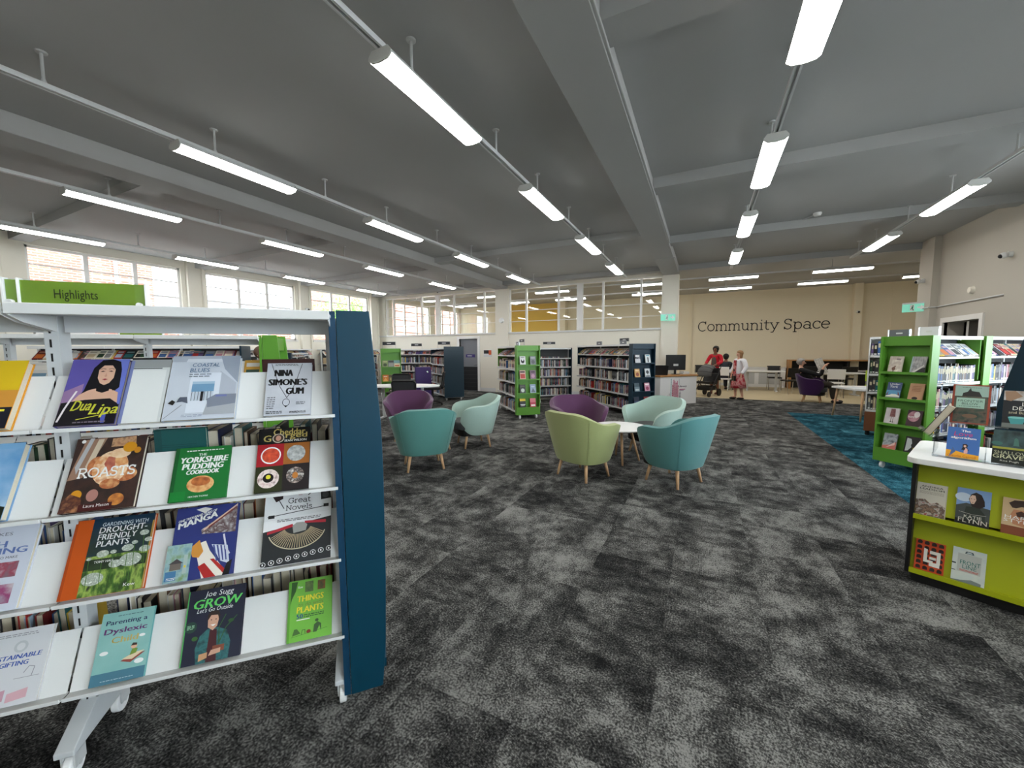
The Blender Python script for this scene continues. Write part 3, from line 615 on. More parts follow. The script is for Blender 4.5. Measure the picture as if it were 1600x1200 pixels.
near_book('face-out silver grey book with black capitals and a pendant necklace', 0, .254, .16, .228, .018, (186,190,200), [
    ('r',0,0,1,1,mottled('silver_cover', [(176,180,190), (206,208,214)], 6)), ('l',[(.09,.985),(.2,.74),(.3,.54),(.47,.32)],.0022,(70,70,76)), ('l',[(.78,.985),(.68,.7),(.58,.48),(.47,.32)],.0022,(70,70,76)), ('e',.46,.235,.082,.07,(70,70,76)), ('e',.46,.235,.07,.06,(190,193,202)), ('p',[(.42,.17),(.5,.17),(.46,.14)],(30,30,32)),
    ('t','NINA',.18,.74,.57,.865,BLK,.04), ('t',"SIMONE'S",.06,.56,.9,.685,BLK,.04), ('t','GUM',.45,.385,.83,.51,BLK,.04), ('t','WARREN ELLIS',.54,.03,.9,.07,BLK,.01)]+greek(.05,.11,.22,.35,6,(110,110,116))+greek(.68,.18,.88,.24,3,(80,80,86))+greek(.05,.02,.42,.08,2,BLK)+greek(.18,.93,.7,.97,2,(70,70,76)))
# --- second row
near_book('face-out book with a blue sky cover at the left edge of the second row', 1, 1.19, .19, .26, .03, (120,160,200), [('r',0,0,1,1,mottled('sky_cover', [(90,150,200), (170,200,225)], 8)), ('p',[(0,0),(1,0),(1,.16),(.8,.2),(.6,.1),(0,.1)],(24,34,24)), ('r',0,.92,1,1,(120,170,210))])
near_book('face-out cookbook with a roast chicken filling the cover', 1, .866, .2, .262, .022, (44,26,24), [
    ('r',0,0,1,1,mottled('roast_dark', [(26,18,16), (58,34,26), (36,24,26)], 22)), ('p',[(0,.42),(.12,.98),(.42,1),(.2,.45)],(150,116,96)), ('p',[(.06,.6),(.18,1),(.24,1),(.1,.5)],(176,176,178)), ('p',[(.2,.6),(.3,.98),(.38,.98),(.26,.5)],(204,188,164)), ('p',[(.5,.98),(.5,.86),(.86,.86),(.84,1)],mottled('veg', [(120,58,40), (196,150,110), (60,40,36)], 40)),
    ('e',.79,.46,.17,.10,mottled('roast_leg', [(206,134,80), (170,92,50), (226,176,120)], 30)), ('e',.36,.60,.13,.13,mottled('roast_leg', [(206,134,80), (170,92,50), (226,176,120)], 30)), ('e',.56,.56,.25,.24,mottled('roast_skin', [(226,176,120), (206,134,80), (238,208,170), (178,96,52)], 26)), ('e',.66,.76,.15,.07,mottled('roast_pale', [(238,214,180), (214,160,110)], 26)), ('e',.60,.34,.14,.07,mottled('roast_leg', [(206,134,80), (170,92,50), (226,176,120)], 30)),
    ('p',[(.46,.62),(.5,.72),(.6,.7),(.62,.58),(.54,.5)],mottled('roast_red', [(150,70,56), (200,120,90)], 40)), ('e',.78,.84,.1,.075,(206,140,20)), ('e',.9,.79,.05,.045,(196,130,30)), ('e',.18,.22,.075,.065,(206,140,30)), ('e',.74,.12,.11,.08,mottled('onion', [(214,140,60), (150,80,40)], 50)), ('e',.40,.2,.08,.08,(170,120,110)), ('p',[(0,0),(.3,0),(.26,.18),(.1,.24),(.02,.16)],mottled('nuts', [(120,70,40), (70,30,24), (176,120,80)], 40)), ('r',.25,.0,.7,.09,(70,22,22)), ('e',.1,.955,.03,.025,WHT),
    ('T','ROASTS',.13,.44,.93,.58,WHT,.11,.0), ('t','Laura Mason',.32,.045,.66,.085,WHT,.005)])
near_book('plain dark teal book half hidden behind the green pudding cookbook', 1, .648, .165, .258, .02, (8,78,78), [('r',.12,.76,.8,.764,(6,40,44)), ('r',.12,.73,.7,.734,(6,40,44)), ('r',0,0,.14,1,(6,66,68))], back=-.028)
near_book('face-out green cookbook with a golden pudding on the cover', 1, .572, .178, .203, .012, (24,112,48), [('r',0,0,.07,1,(18,84,38)), ('r',.02,.0,.28,.18,(20,124,50)),
    ('t','THE',.42,.83,.56,.875,WHT,.02), ('t','YORKSHIRE',.10,.70,.95,.81,WHT,.03,.02), ('t','PUDDING',.16,.575,.88,.685,WHT,.03,.02), ('t','COOKBOOK',.24,.48,.82,.56,WHT,.03,.02),
    ('e',.52,.29,.24,.155,mottled('pudding', [(200,120,60), (230,180,120), (176,90,36)], 30)), ('e',.52,.34,.17,.085,mottled('pudding_in', [(110,46,16), (206,120,60)], 40)), ('t','HEATHER THOMAS',.34,.05,.68,.08,WHT,.01)]+greek(.2,.91,.9,.95,1,WHT))
near_book('face-out black and red cookbook with four round dishes', 1, .302, .188, .26, .015, BLK, [
    ('r',0,.39,.5,.74,(166,26,38)), ('r',.5,.40,1,.74,(160,96,36)), ('r',0,0,.5,.39,(46,50,24)), ('r',.5,0,1,.40,(34,26,28)),
    ('e',.26,.56,.19,.135,WHT), ('e',.26,.56,.165,.115,mottled('tomato', [(170,40,24), (226,90,50)], 60)), ('e',.74,.57,.18,.13,mottled('dish_w', [(210,212,210), (120,124,124)], 60)), ('e',.24,.2,.2,.145,mottled('dish_p', [(206,170,170), (236,220,214), (120,70,70)], 50)), ('e',.24,.21,.10,.07,(24,20,18)), ('e',.24,.225,.045,.032,(226,214,60)), ('e',.74,.22,.17,.125,mottled('dish_b', [(226,220,214), (60,50,48), (200,180,170)], 60)), ('e',.74,.215,.055,.05,(190,120,50)),
    ('t','Cheddar',.28,.88,.90,.985,(206,186,110),.012), ('t','G',.10,.78,.24,.885,(206,186,110),.012), ('t','rged',.52,.80,.94,.91,(206,186,110),.012), ('e',.38,.83,.115,.075,(200,190,170)), ('e',.38,.83,.095,.062,(70,50,40)), ('e',.38,.83,.05,.045,(200,150,130)), ('t','SEAN WILSON',.50,.765,.93,.80,WHT,.02)])
# --- third row
near_book('face-out grey craft book at the left edge of the third row', 2, 1.185, .19, .272, .02, (206,210,222), [('r',0,0,1,1,(200,205,218)), ('r',.25,.38,.86,.56,mottled('craft', [(190,180,190), (150,60,80), (110,110,120)], 26)), ('r',.2,.08,.88,.30,mottled('craft2', [(200,196,200), (150,60,110), (170,176,186)], 16)), ('t','MAKES',.30,.885,.66,.925,(110,112,126)), ('t','SH',.38,.74,.62,.82,(98,120,178),.03), ('t','CING',.38,.66,.92,.735,(98,120,178),.03), ('t','CTS TO MAKE',.42,.60,.82,.63,(110,112,126),.01)])
GARD = mottled('garden_photo', [(20,34,20), (60,96,30), (150,176,80), (36,50,30)], 26, (1.6,1,.8))
gs = [('r',0,0,.22,1,(196,82,14)), ('r',.0,0,.035,1,(170,66,8)), ('r',.22,0,1,1,GARD), ('r',.22,.5,1,1,mottled('garden_dark', [(14,40,54), (30,50,40), (22,52,70)], 10)), ('r',.22,.86,1,1,(16,48,70)), ('r',.22,.32,1,.46,mottled('garden_mid', [(16,24,16), (40,60,30)], 30)), ('r',.98,0,1,.9,(176,140,70))]
rr = random.Random(11)
POM = mottled('allium', [(206,212,200), (150,160,146), (236,240,232)], 120)
for (u, v, r) in ((.36,.21,.13),(.78,.40,.14),(.60,.37,.08),(.42,.52,.075),(.72,.56,.075),(.94,.52,.07),(.9,.74,.06),(.97,.64,.05),(.55,.53,.04),(.8,.62,.04),(.27,.47,.03)):
    gs += [('l',[(u,v-r*.4),(u+.03,max(.02,v-.4))],.002,(70,110,40)), ('e',u,v,r,r*.62,POM)]
gs += [('t','GARDENING WITH',.34,.885,.92,.935,(226,236,240),.0,.01), ('t','DROUGHT-',.32,.795,.92,.875,WHT,.012,.01), ('t','FRIENDLY',.32,.705,.80,.78,WHT,.012,.01), ('t','PLANTS',.32,.615,.72,.69,WHT,.012,.01), ('t','TONY HALL',.34,.405,.58,.435,WHT,.01), ('t','Kew',.76,.06,.90,.10,WHT,.01)]
near_book('face-out gardening book with orange spine and white allium heads', 2, .893, .232, .262, .02, (196,82,14), gs)
near_book('face-out dark blue comics history book with a collage corner', 2, .593, .205, .266, .018, (40,48,110), [
    ('r',0,0,1,1,(44,54,118)), ('p',[(.42,.66),(.98,.98),(.98,.58),(.44,.60)],mottled('collage', [(206,200,200), (90,60,60), (150,140,140), (236,232,230)], 40)), ('p',[(.46,.64),(.98,.97),(.98,.99),(.46,.67)],(226,190,170)), ('p',[(.52,.66),(.97,.93),(.97,.95),(.54,.70)],(120,50,44)), ('p',[(.30,.96),(.44,.985),(.56,.95),(.44,.9)],(226,222,214)),
    ('p',[(.40,.32),(.36,.46),(.52,.5),(.60,.36),(.82,.12),(.86,.0),(.52,0)],(230,222,210)), ('p',[(.28,.42),(.42,.52),(.50,.36),(.44,.28),(.34,.3)],(206,140,60)), ('p',[(.44,.16),(.54,.2),(.74,.0),(.56,0)],(170,36,34)), ('p',[(.62,.24),(.68,.24),(.90,.06),(.86,.02)],(176,40,36)), ('p',[(.62,.44),(.88,.40),(.94,.14),(.78,.2)],(206,212,226))]+[('p',[(.64+q*.06,.43-q*.01),(.668+q*.06,.43-q*.01),(.74+q*.05,.2),(.72+q*.05,.2)],(70,80,140)) for q in range(4)]+
    [('p',[(.84,.0),(.95,.0),(.98,.2),(.9,.16)],(24,24,28)), ('l',[(.80,.56),(.86,.36),(.92,.28)],.006,(206,206,220)), ('t','ONE THOUSAND YEARS OF',.05,.79,.64,.825,WHT,.02,.0,3.4), ('t','MANGA',.06,.70,.66,.785,WHT,.035,.0,1.5)])
near_book('small laminated booklet with a lakeside hut tucked by the blue book', 2, .602, .075, .13, .004, (110,150,170), [('r',0,0,1,1,mottled('lake_print', [(96,140,160), (150,180,180), (120,150,100)], 30)), ('p',[(.2,.32),(.2,.5),(.45,.6),(.66,.5),(.66,.32)],(110,100,92)), ('p',[(.14,.49),(.45,.62),(.74,.49)],(70,64,66)), ('r',.05,.05,.5,.3,(70,120,160)), ('r',.74,.2,.9,.7,(170,186,180)), ('r',.78,.36,.86,.42,(226,206,40))]+greek(.14,.06,.5,.14,2,WHT), back=.022, hard=False)
ks = [('r',0,0,1,1,(40,43,45)), ('r',0,.60,1,1,(222,223,224)), ('p',[(0,.46),(0,.60),(1,.66),(1,.58)],(230,231,232)), ('l',[(.05,.66),(.95,.735)],.003,(60,60,62)), ('r',.06,.635,.15,.68,(30,30,32)), ('r',.88,.72,.96,.765,(30,30,32)),
      ('p',[(.08,.98),(.26,.98),(.26,.9),(.16,.86)],(44,30,32)), ('l',[(.18,.92),(.28,.76)],.003,(40,40,42)), ('p',[(.84,.83),(.83,.95),(.98,.97),(1,.84)],(34,34,36)), ('e',.91,.895,.05,.045,(70,70,74)), ('l',[(.64,.92),(.74,.99)],.004,(50,50,54)), ('r',.49,.925,.55,.965,(200,180,184)),
      ('T','Great',.34,.82,.68,.90,(40,40,42),.085,.0), ('T','Novels',.31,.725,.70,.80,(40,40,42),.085,.0), ('p',[(.06,.42),(.06,.455),(.42,.53),(.44,.49)],(176,42,56)), ('p',[(.60,.52),(.60,.55),(.92,.535),(.92,.495)],(176,42,56)), ('p',[(.44,.40),(.42,.5),(.48,.54),(.58,.54),(.64,.5),(.62,.42)],(150,150,146))]
for q in range(27):
    a = rad(200+140*q/26); ks.append(('l',[(.50+.20*math.cos(a),.50+.12*math.sin(a)),(.50+.40*math.cos(a),.46+.26*math.sin(a))],.0028,(176,160,130)))
ks.append(('l',[(.50+.42*math.cos(rad(195+150*q/18)),.46+.275*math.sin(rad(195+150*q/18))) for q in range(19)],.004,(196,186,160)))
for q in range(9):
    u, v = .03+q*.118, .035+q*.0115; ks += [('e',u,v,.042,.034,(226,226,224)), ('e',u,v,.034,.027,(26,26,28)), ('r',u-.01,v-.012,u+.01,v+.012,(226,226,224))]
near_book('face-out book about novels with a black typewriter cover', 2, .294, .25, .287, .022, (216,217,218), ks+greek(.2,.565,.85,.61,2,(110,110,112)))
# --- bottom row
near_book('face-out pale gift-making book at the left edge of the bottom row', 3, 1.16, .185, .23, .014, (214,214,218), [('r',0,0,1,1,(212,213,217)), ('e',.58,.76,.1,.08,(192,196,200)), ('e',.58,.76,.06,.05,(216,217,220)), ('t','SUSTAINABLE',.15,.60,.90,.66,(60,90,170),.025,.02), ('t','GIFTING',.34,.51,.74,.57,(60,90,170),.025,.02), ('p',[(.36,.06),(.36,.2),(.52,.22),(.52,.08)],(196,150,166)), ('p',[(.56,.05),(.56,.16),(.84,.2),(.84,.08)],(214,170,180)), ('l',[(.72,.4),(.78,.48),(.86,.46),(.84,.34)],.002,(140,140,150)), ('l',[(.6,.34),(.95,.34)],.0015,(150,150,158))]+greek(.1,.9,.8,.95,2,(150,150,156)))
near_book('face-out turquoise parenting book with a child on a flying book', 3, .838, .155, .23, .014, (110,168,168), [('r',0,0,1,1,mottled('turq_cover', [(120,176,172), (150,196,190)], 5)), ('r',0,0,1,.16,(70,120,140)), ('t','Parenting a',.09,.80,.88,.885,(36,44,90),.012,.01), ('t','Dyslexic',.09,.665,.90,.765,(104,50,110),.02,.01), ('t','Child',.26,.55,.76,.635,(206,180,100),.016,.01), ('e',.84,.60,.06,.022,WHT), ('e',.16,.43,.08,.028,WHT), ('e',.86,.24,.09,.035,WHT), ('p',[(.50,.28),(.70,.24),(.96,.36),(.74,.34)],(150,70,60)), ('p',[(.52,.30),(.72,.28),(.94,.38),(.74,.37)],(226,206,170)), ('p',[(.66,.34),(.70,.44),(.80,.42),(.78,.36)],(120,150,60)), ('e',.72,.46,.06,.035,(226,180,150)), ('p',[(.66,.47),(.69,.51),(.77,.5),(.77,.47)],(50,34,30))]+greek(.3,.93,.8,.95,1,(60,90,100))+greek(.2,.04,.8,.06,1,(180,200,210)))
near_book('face-out navy book with a smiling man holding a plant pot', 3, .575, .192, .256, .018, (24,26,48), [('r',0,0,1,1,mottled('navy_cover', [(22,24,46), (30,34,56)], 6)), ('r',0,0,.02,1,(80,170,90)), ('t','Joe Sugg',.28,.865,.78,.965,WHT,.0,.05), ('t','GROW',.10,.735,.93,.86,(110,220,110),.02,.04), ('t',"Let's Go Outside",.18,.675,.80,.735,WHT,.0,.03), ('e',.11,.5,.1,.075,(36,66,56)),
    ('p',[(.26,.0),(.22,.2),(.28,.36),(.40,.44),(.58,.44),(.74,.38),(.82,.22),(.80,.0)],mottled('plaid', [(30,70,80), (50,110,110), (24,50,50)], 40)), ('p',[(.42,.0),(.44,.42),(.56,.42),(.60,.0)],(70,26,34)), ('p',[(.40,.46),(.39,.56),(.44,.64),(.54,.64),(.58,.56),(.56,.46),(.49,.41)],(206,160,136)), ('p',[(.38,.54),(.38,.62),(.44,.68),(.56,.67),(.60,.60),(.58,.54),(.56,.61),(.44,.62)],(50,34,28)), ('e',.45,.555,.012,.007,(30,24,24)), ('e',.53,.555,.012,.007,(30,24,24)), ('p',[(.44,.49),(.54,.49),(.49,.465)],WHT),
    ('r',.52,.12,.72,.2,(130,72,52)), ('p',[(.30,.03),(.44,.06),(.44,.13),(.30,.12)],(196,150,110)), ('p',[(.46,.08),(.66,.1),(.66,.16),(.5,.15)],(206,160,136)), ('l',[(.62,.22),(.72,.42),(.9,.56)],.003,(50,90,50)), ('l',[(.62,.22),(.60,.44),(.70,.6)],.003,(50,90,50)), ('e',.8,.5,.05,.025,(46,84,44)), ('e',.2,.34,.05,.03,(60,100,50))]+greek(.05,.47,.17,.53,4,(170,220,180)))
near_book('face-out bright green book about plants with yellow capitals', 3, .222, .167, .228, .012, (118,186,70), [('r',0,0,.05,1,(96,160,56)), ('p',[(.06,.98),(.2,.98),(.16,.82),(.08,.7),(.05,.6)],(50,90,40)), ('r',.37,.78,.56,.96,mottled('plantpic', [(60,90,50), (110,130,70)], 60)), ('r',.66,.79,.84,.95,mottled('plantpic2', [(60,80,50), (150,90,40)], 60)), ('t','THINGS',.20,.63,.80,.73,(240,224,60),.02,.01), ('t','to do with',.22,.55,.78,.62,(120,140,60),.0,.02), ('t','PLANTS',.20,.45,.80,.55,(240,224,60),.02,.01), ('t','50',.20,.36,.34,.43,(50,80,140),.02), ('r',.2,.33,.5,.345,WHT), ('p',[(.58,.1),(.6,.22),(.68,.26),(.76,.22),(.76,.1),(.72,.2),(.66,.1)],(60,90,50)), ('e',.66,.285,.04,.025,(60,90,50)), ('p',[(.12,.1),(.16,.2),(.22,.2),(.3,.12)],(70,110,50)), ('e',.48,.13,.05,.03,(130,50,40)), ('l',[(.1,.08),(.9,.14)],.001,(60,100,44)), ('l',[(.32,.1),(.34,.17),(.4,.17),(.4,.11)],.002,(60,90,50))]+greek(.36,.36,.82,.42,2,(40,70,50))+[('t','Kew',.22,.86,.32,.9,WHT,.01)])
# ================================================================ spine-out books
PAL = [('black',(24,24,26)),('white',(214,212,206)),('dark red',(112,24,26)),('grey',(126,126,126)),('navy',(28,38,72)),('beige',(190,170,136)),('brown',(92,62,40)),('blue',(60,96,150)),('red',(170,40,36)),('teal',(30,96,100)),('pink',(190,134,146)),('orange',(196,104,40)),('yellow',(206,176,60)),('dark green',(36,66,44)),('charcoal',(56,56,60)),('pale blue',(160,180,200)),('violet',(92,74,120)),('cream',(222,214,196))]
PALM = [mat('spine_'+n.replace(' ', '_'), c, .5) for n, c in PAL]
SBW = [3.4, 1.5, 1.2, 1.6, 1.3, .9, 1.3, .7, .7, .6, .4, .4, .25, .7, 2.6, .5, .5, 1.0]
def spine_mesh(th, h, dp):
    # origin bottom-left of the spine; spine faces -y, pages behind
    b = MB(); q = .0022
    b.b2(0, q, 0, dp, 0, h, 0); b.b2(th-q, th, 0, dp, 0, h, 0); b.b2(0, th, 0, q, 0, h, 0)
    b.b2(q, th-q, q, dp-.005, .003, h-.004, 1)
    b.b2(th*.2, th*.8, -.0006, 0, h*.55, h*.85, 2); b.b2(th*.15, th*.85, -.0008, 0, h*.06, h*.15, 3)
    return b
LBL = mat('spine_print', (200,190,160), .6); LBW = mat('spine_label', (232,232,228), .6)
SPM = {}
def spine_book(label, th, h, dp, loc, rz, lean=0., group=None, rnd=R_):
    th = round(th, 3); h = round(h, 2); dp = round(dp, 2); key = (th, h, dp)
    if key not in SPM: SPM[key] = spine_mesh(th, h, dp).mesh('book', [PALM[0], PAPER, LBL, LBW])
    o = bpy.data.objects.new('book', SPM[key]); COL.objects.link(o); o.location = loc; o.rotation_euler = (0, lean, rz)
    i = rnd.choices(range(len(PAL)), SBW)[0]; o.material_slots[0].link = 'OBJECT'; o.material_slots[0].material = PALM[i]
    tag(o, label.replace('@', PAL[i][0]), 'book', group); return o
COLM = bpy.data.materials.new('book_row'); COLM.use_nodes = True
_n = COLM.node_tree; _a = _n.nodes.new('ShaderNodeAttribute'); _a.attribute_name = 'Col'; _n.links.new(_a.outputs['Color'], _n.nodes['Principled BSDF'].inputs['Base Color']); _n.nodes['Principled BSDF'].inputs['Roughness'].default_value = .55
class Rows:
    # many small books joined into one object
    def __init__(s): s.b = MB(); s.c = []
    def book(s, x, y, z, th, h, dp, sg, rnd, face=False, lean=0.):
        i = rnd.choices(range(len(PAL)), SBW)[0]; col = lin(PAL[i][1])
        n0 = len(s.b.f)
        y0, y1 = (y, y+dp) if sg < 0 else (y-dp, y)
        s.b.b2(x, x+th, y0, y1, z, z+h)
        ys_ = y0-.0006 if sg < 0 else y1+.0006
        s.b.add([(x+th*.2, ys_, z+h*.5), (x+th*.8, ys_, z+h*.5), (x+th*.8, ys_, z+h*.82), (x+th*.2, ys_, z+h*.82)], [(0,1,2,3)])
        s.b.add([(x+th*.15, ys_, z+h*.06), (x+th*.85, ys_, z+h*.06), (x+th*.85, ys_, z+h*.16), (x+th*.15, ys_, z+h*.16)], [(0,1,2,3)])
        s.c += [col]*6+[tuple(min(1, .6*k+.12) for k in col)]+[(.6,.6,.58) if rnd.random() < .35 else col]
    def slope(s, x, y, z, wd, h, th, sg, rnd, ang=rad(38)):
        # a face-out book on the slanted top shelf
        i = rnd.choices(range(len(PAL)), [1.2,3,1,1.2,.8,2,.8,1,1.2,.6,1.6,1.2,.8,.8,.8,1,.5,2.5])[0]; col = lin(PAL[i][1]); j = rnd.randrange(len(PAL)); c2 = lin(PAL[j][1])
        T = Matrix.Translation((x, y, z)) @ Matrix.Rotation(0 if sg < 0 else math.pi, 4, 'Z') @ Matrix.Rotation(-ang, 4, 'X') @ Matrix.Translation((0, -th-.004-rnd.uniform(0, .006), 0))
        x0 = 0 if sg < 0 else -wd
        s.b.b2(x0, x0+wd, 0, th, 0, h, 0, T); s.c += [col]*6
        for (u0, v0, u1, v1) in ((.12,.1,.88,.55), (.15,.68,.85,.86)):
            s.b.add([T @ Vector((x0+wd*u, -.0008, h*v)) for u, v in ((u0,v0),(u1,v0),(u1,v1),(u0,v1))], [(0,1,2,3)]); s.c.append(c2 if v0 < .5 else tuple(.5*k+.2 for k in c2))
    def build(s, name, label, loc, rz):
        me = s.b.mesh(name, [COLM]) if 0 else None
        me = bpy.data.meshes.new(name); me.from_pydata([tuple(v) for v in s.b.v], [], s.b.f); me.materials.append(COLM)
        at = me.color_attributes.new('Col', 'FLOAT_COLOR', 'CORNER'); cc = []
        for p, c in zip(me.polygons, s.c): cc += [*c, 1.]*len(p.vertices)
        at.data.foreach_set('color', cc)
        o = bpy.data.objects.new(name, me); COL.objects.link(o); o.location = loc; o.rotation_euler = (0, 0, rz)
        o['kind'] = 'stuff'; tag(o, label, 'books'); return o

# books of the far side of the near unit, page edges toward the viewer
rr = random.Random(21)
RN = ['top', 'second', 'third', 'bottom']
for r, z in enumerate(LIPS):
    s = .03; k = 0
    while s < 1.2:
        th = rr.choice([.016, .02, .024, .03, .034, .04]); h = rr.choice([.18, .2, .2, .21, .23]); dp = rr.choice([.14, .15, .17])
        if r == 0:
            if 0.0 < s < 1.2: break
        if not (abs(s+th/2-.908) < .045):
            p = UP(s, -.40, z+.0)
            spine_book('@ book, page edges outward, %s from the end panel behind the %s sloping shelf' % (ordn(k), RN[r]), th, h, dp, p, RZU+math.pi, rr.choice([0, 0, 0, .04]) if k else 0, 'books behind the sloping shelves', rr)
            k += 1
        s += th+rr.choice([.001, .001, .002, .006])

# "Highlights" sign on the canopy
sg = thing('shelf_sign', 'green acrylic sign reading Highlights on top of the nearest bookcase', 'sign', UP(1.02, -.15, 1.658), RZU)
b = MB(); b.b2(.04, .35, -.003, .003, .004, .094); b.build('sign_card', [SIGNGREEN], sg)
b = MB(); b.b2(0, .385, -.007, -.0045, 0, .098); b.b2(0, .385, .0045, .007, 0, .098); b.build('acrylic_sleeve', [ACRYL], sg)
b = MB(); b.b2(-.003, .003, -.012, .012, 0, .1); b.b2(.036, .04, -.012, .012, 0, .1); b.b2(.382, .388, -.012, .012, 0, .1); b.build('edge_strip', [WPLASTIC], sg)
for x in (.018, .365):
    b = MB(); b.b2(x-.008, x+.008, -.02, -.006, -.01+.01, .022); b.cyl((x, -.02, .02), (x, -.004, .02), .007); b.build('clip', [WPLASTIC], sg)
b = MB(); b.b2(0, .04, -.003, .003, .004, .094); b.b2(.35, .385, -.003, .003, .004, .094); b.build('sign_margin', [mat('sign_green_pale', (126,158,52), .5)], sg)
mb, ms = printing([('t','Highlights',.285,.26,.665,.70,(24,30,10),.0)], .31, .094); o = mb.build('lettering', ms, sg); o.location = (.04, -.0076, .0)

# second display unit behind, with green end
OG = Vector((-3.70, 2.23, 0))
display_unit(OG, 4, GREEN, 'display bookcase with leaf green end panel behind the nearest bookcase')
GZ = Vector((dU.y, -dU.x, 0))
def GP(s, t_, z): return OG-dU*s+GZ*t_+Vector((0,0,z))
rr = random.Random(5)
FCOL = [(176,60,40),(206,202,196),(60,60,64),(150,120,90),(110,140,160),(196,150,60),(220,214,206),(90,40,60),(40,70,60)]
COLN = ['rust','off-white','dark grey','tan','slate blue','ochre','ivory','plum','bottle green']
for r in (0, 1):
    for k in range(16):
        if rr.random() < .15 or r or k > 11: continue
        c = rr.randrange(len(FCOL)); s = .16+k*.215
        face_book('%s face-out book, %s from the green end on the %s row behind' % (COLN[c], ORD[k], RN[r]), .14, .2, .012, GP(s, .0135*math.cos(TILT)-.034, LIPS[r]+.008), RZU, TILT, FCOL[c], [('r',.12,.12,.88,.5,FCOL[(c+3) % 9]), ('r',.12,.65,.88,.85,FCOL[(c+5) % 9])], group='face-out books on the green-ended unit behind')
gr = Rows()
for r, z in enumerate(LIPS[1:]):
    s = .05
    while s < 3.5:
        th = rr.uniform(.018, .04); gr.book(-s-th, .40, z, th, rr.uniform(.17, .23), .15, 1, rr); s += th+.002
gr.build('books', 'rows of books on the far side of the green-ended unit', OG, RZU)
for k, s in enumerate((.9, 2.3)):
    t = thing('shelf_sign', 'green sign strip on the green-ended unit, %s along' % ORD[k], 'sign', GP(s+.2, -.18, 1.658), RZU)
    b = MB(); b.b2(0, .3, -.003, .003, .002, .09); b.build('sign_card', [SIGNGREEN], t); b = MB(); b.b2(-.01, 0, -.01, .01, 0, .03); b.b2(.3, .31, -.01, .01, 0, .03); b.build('clip', [WPLASTIC], t)

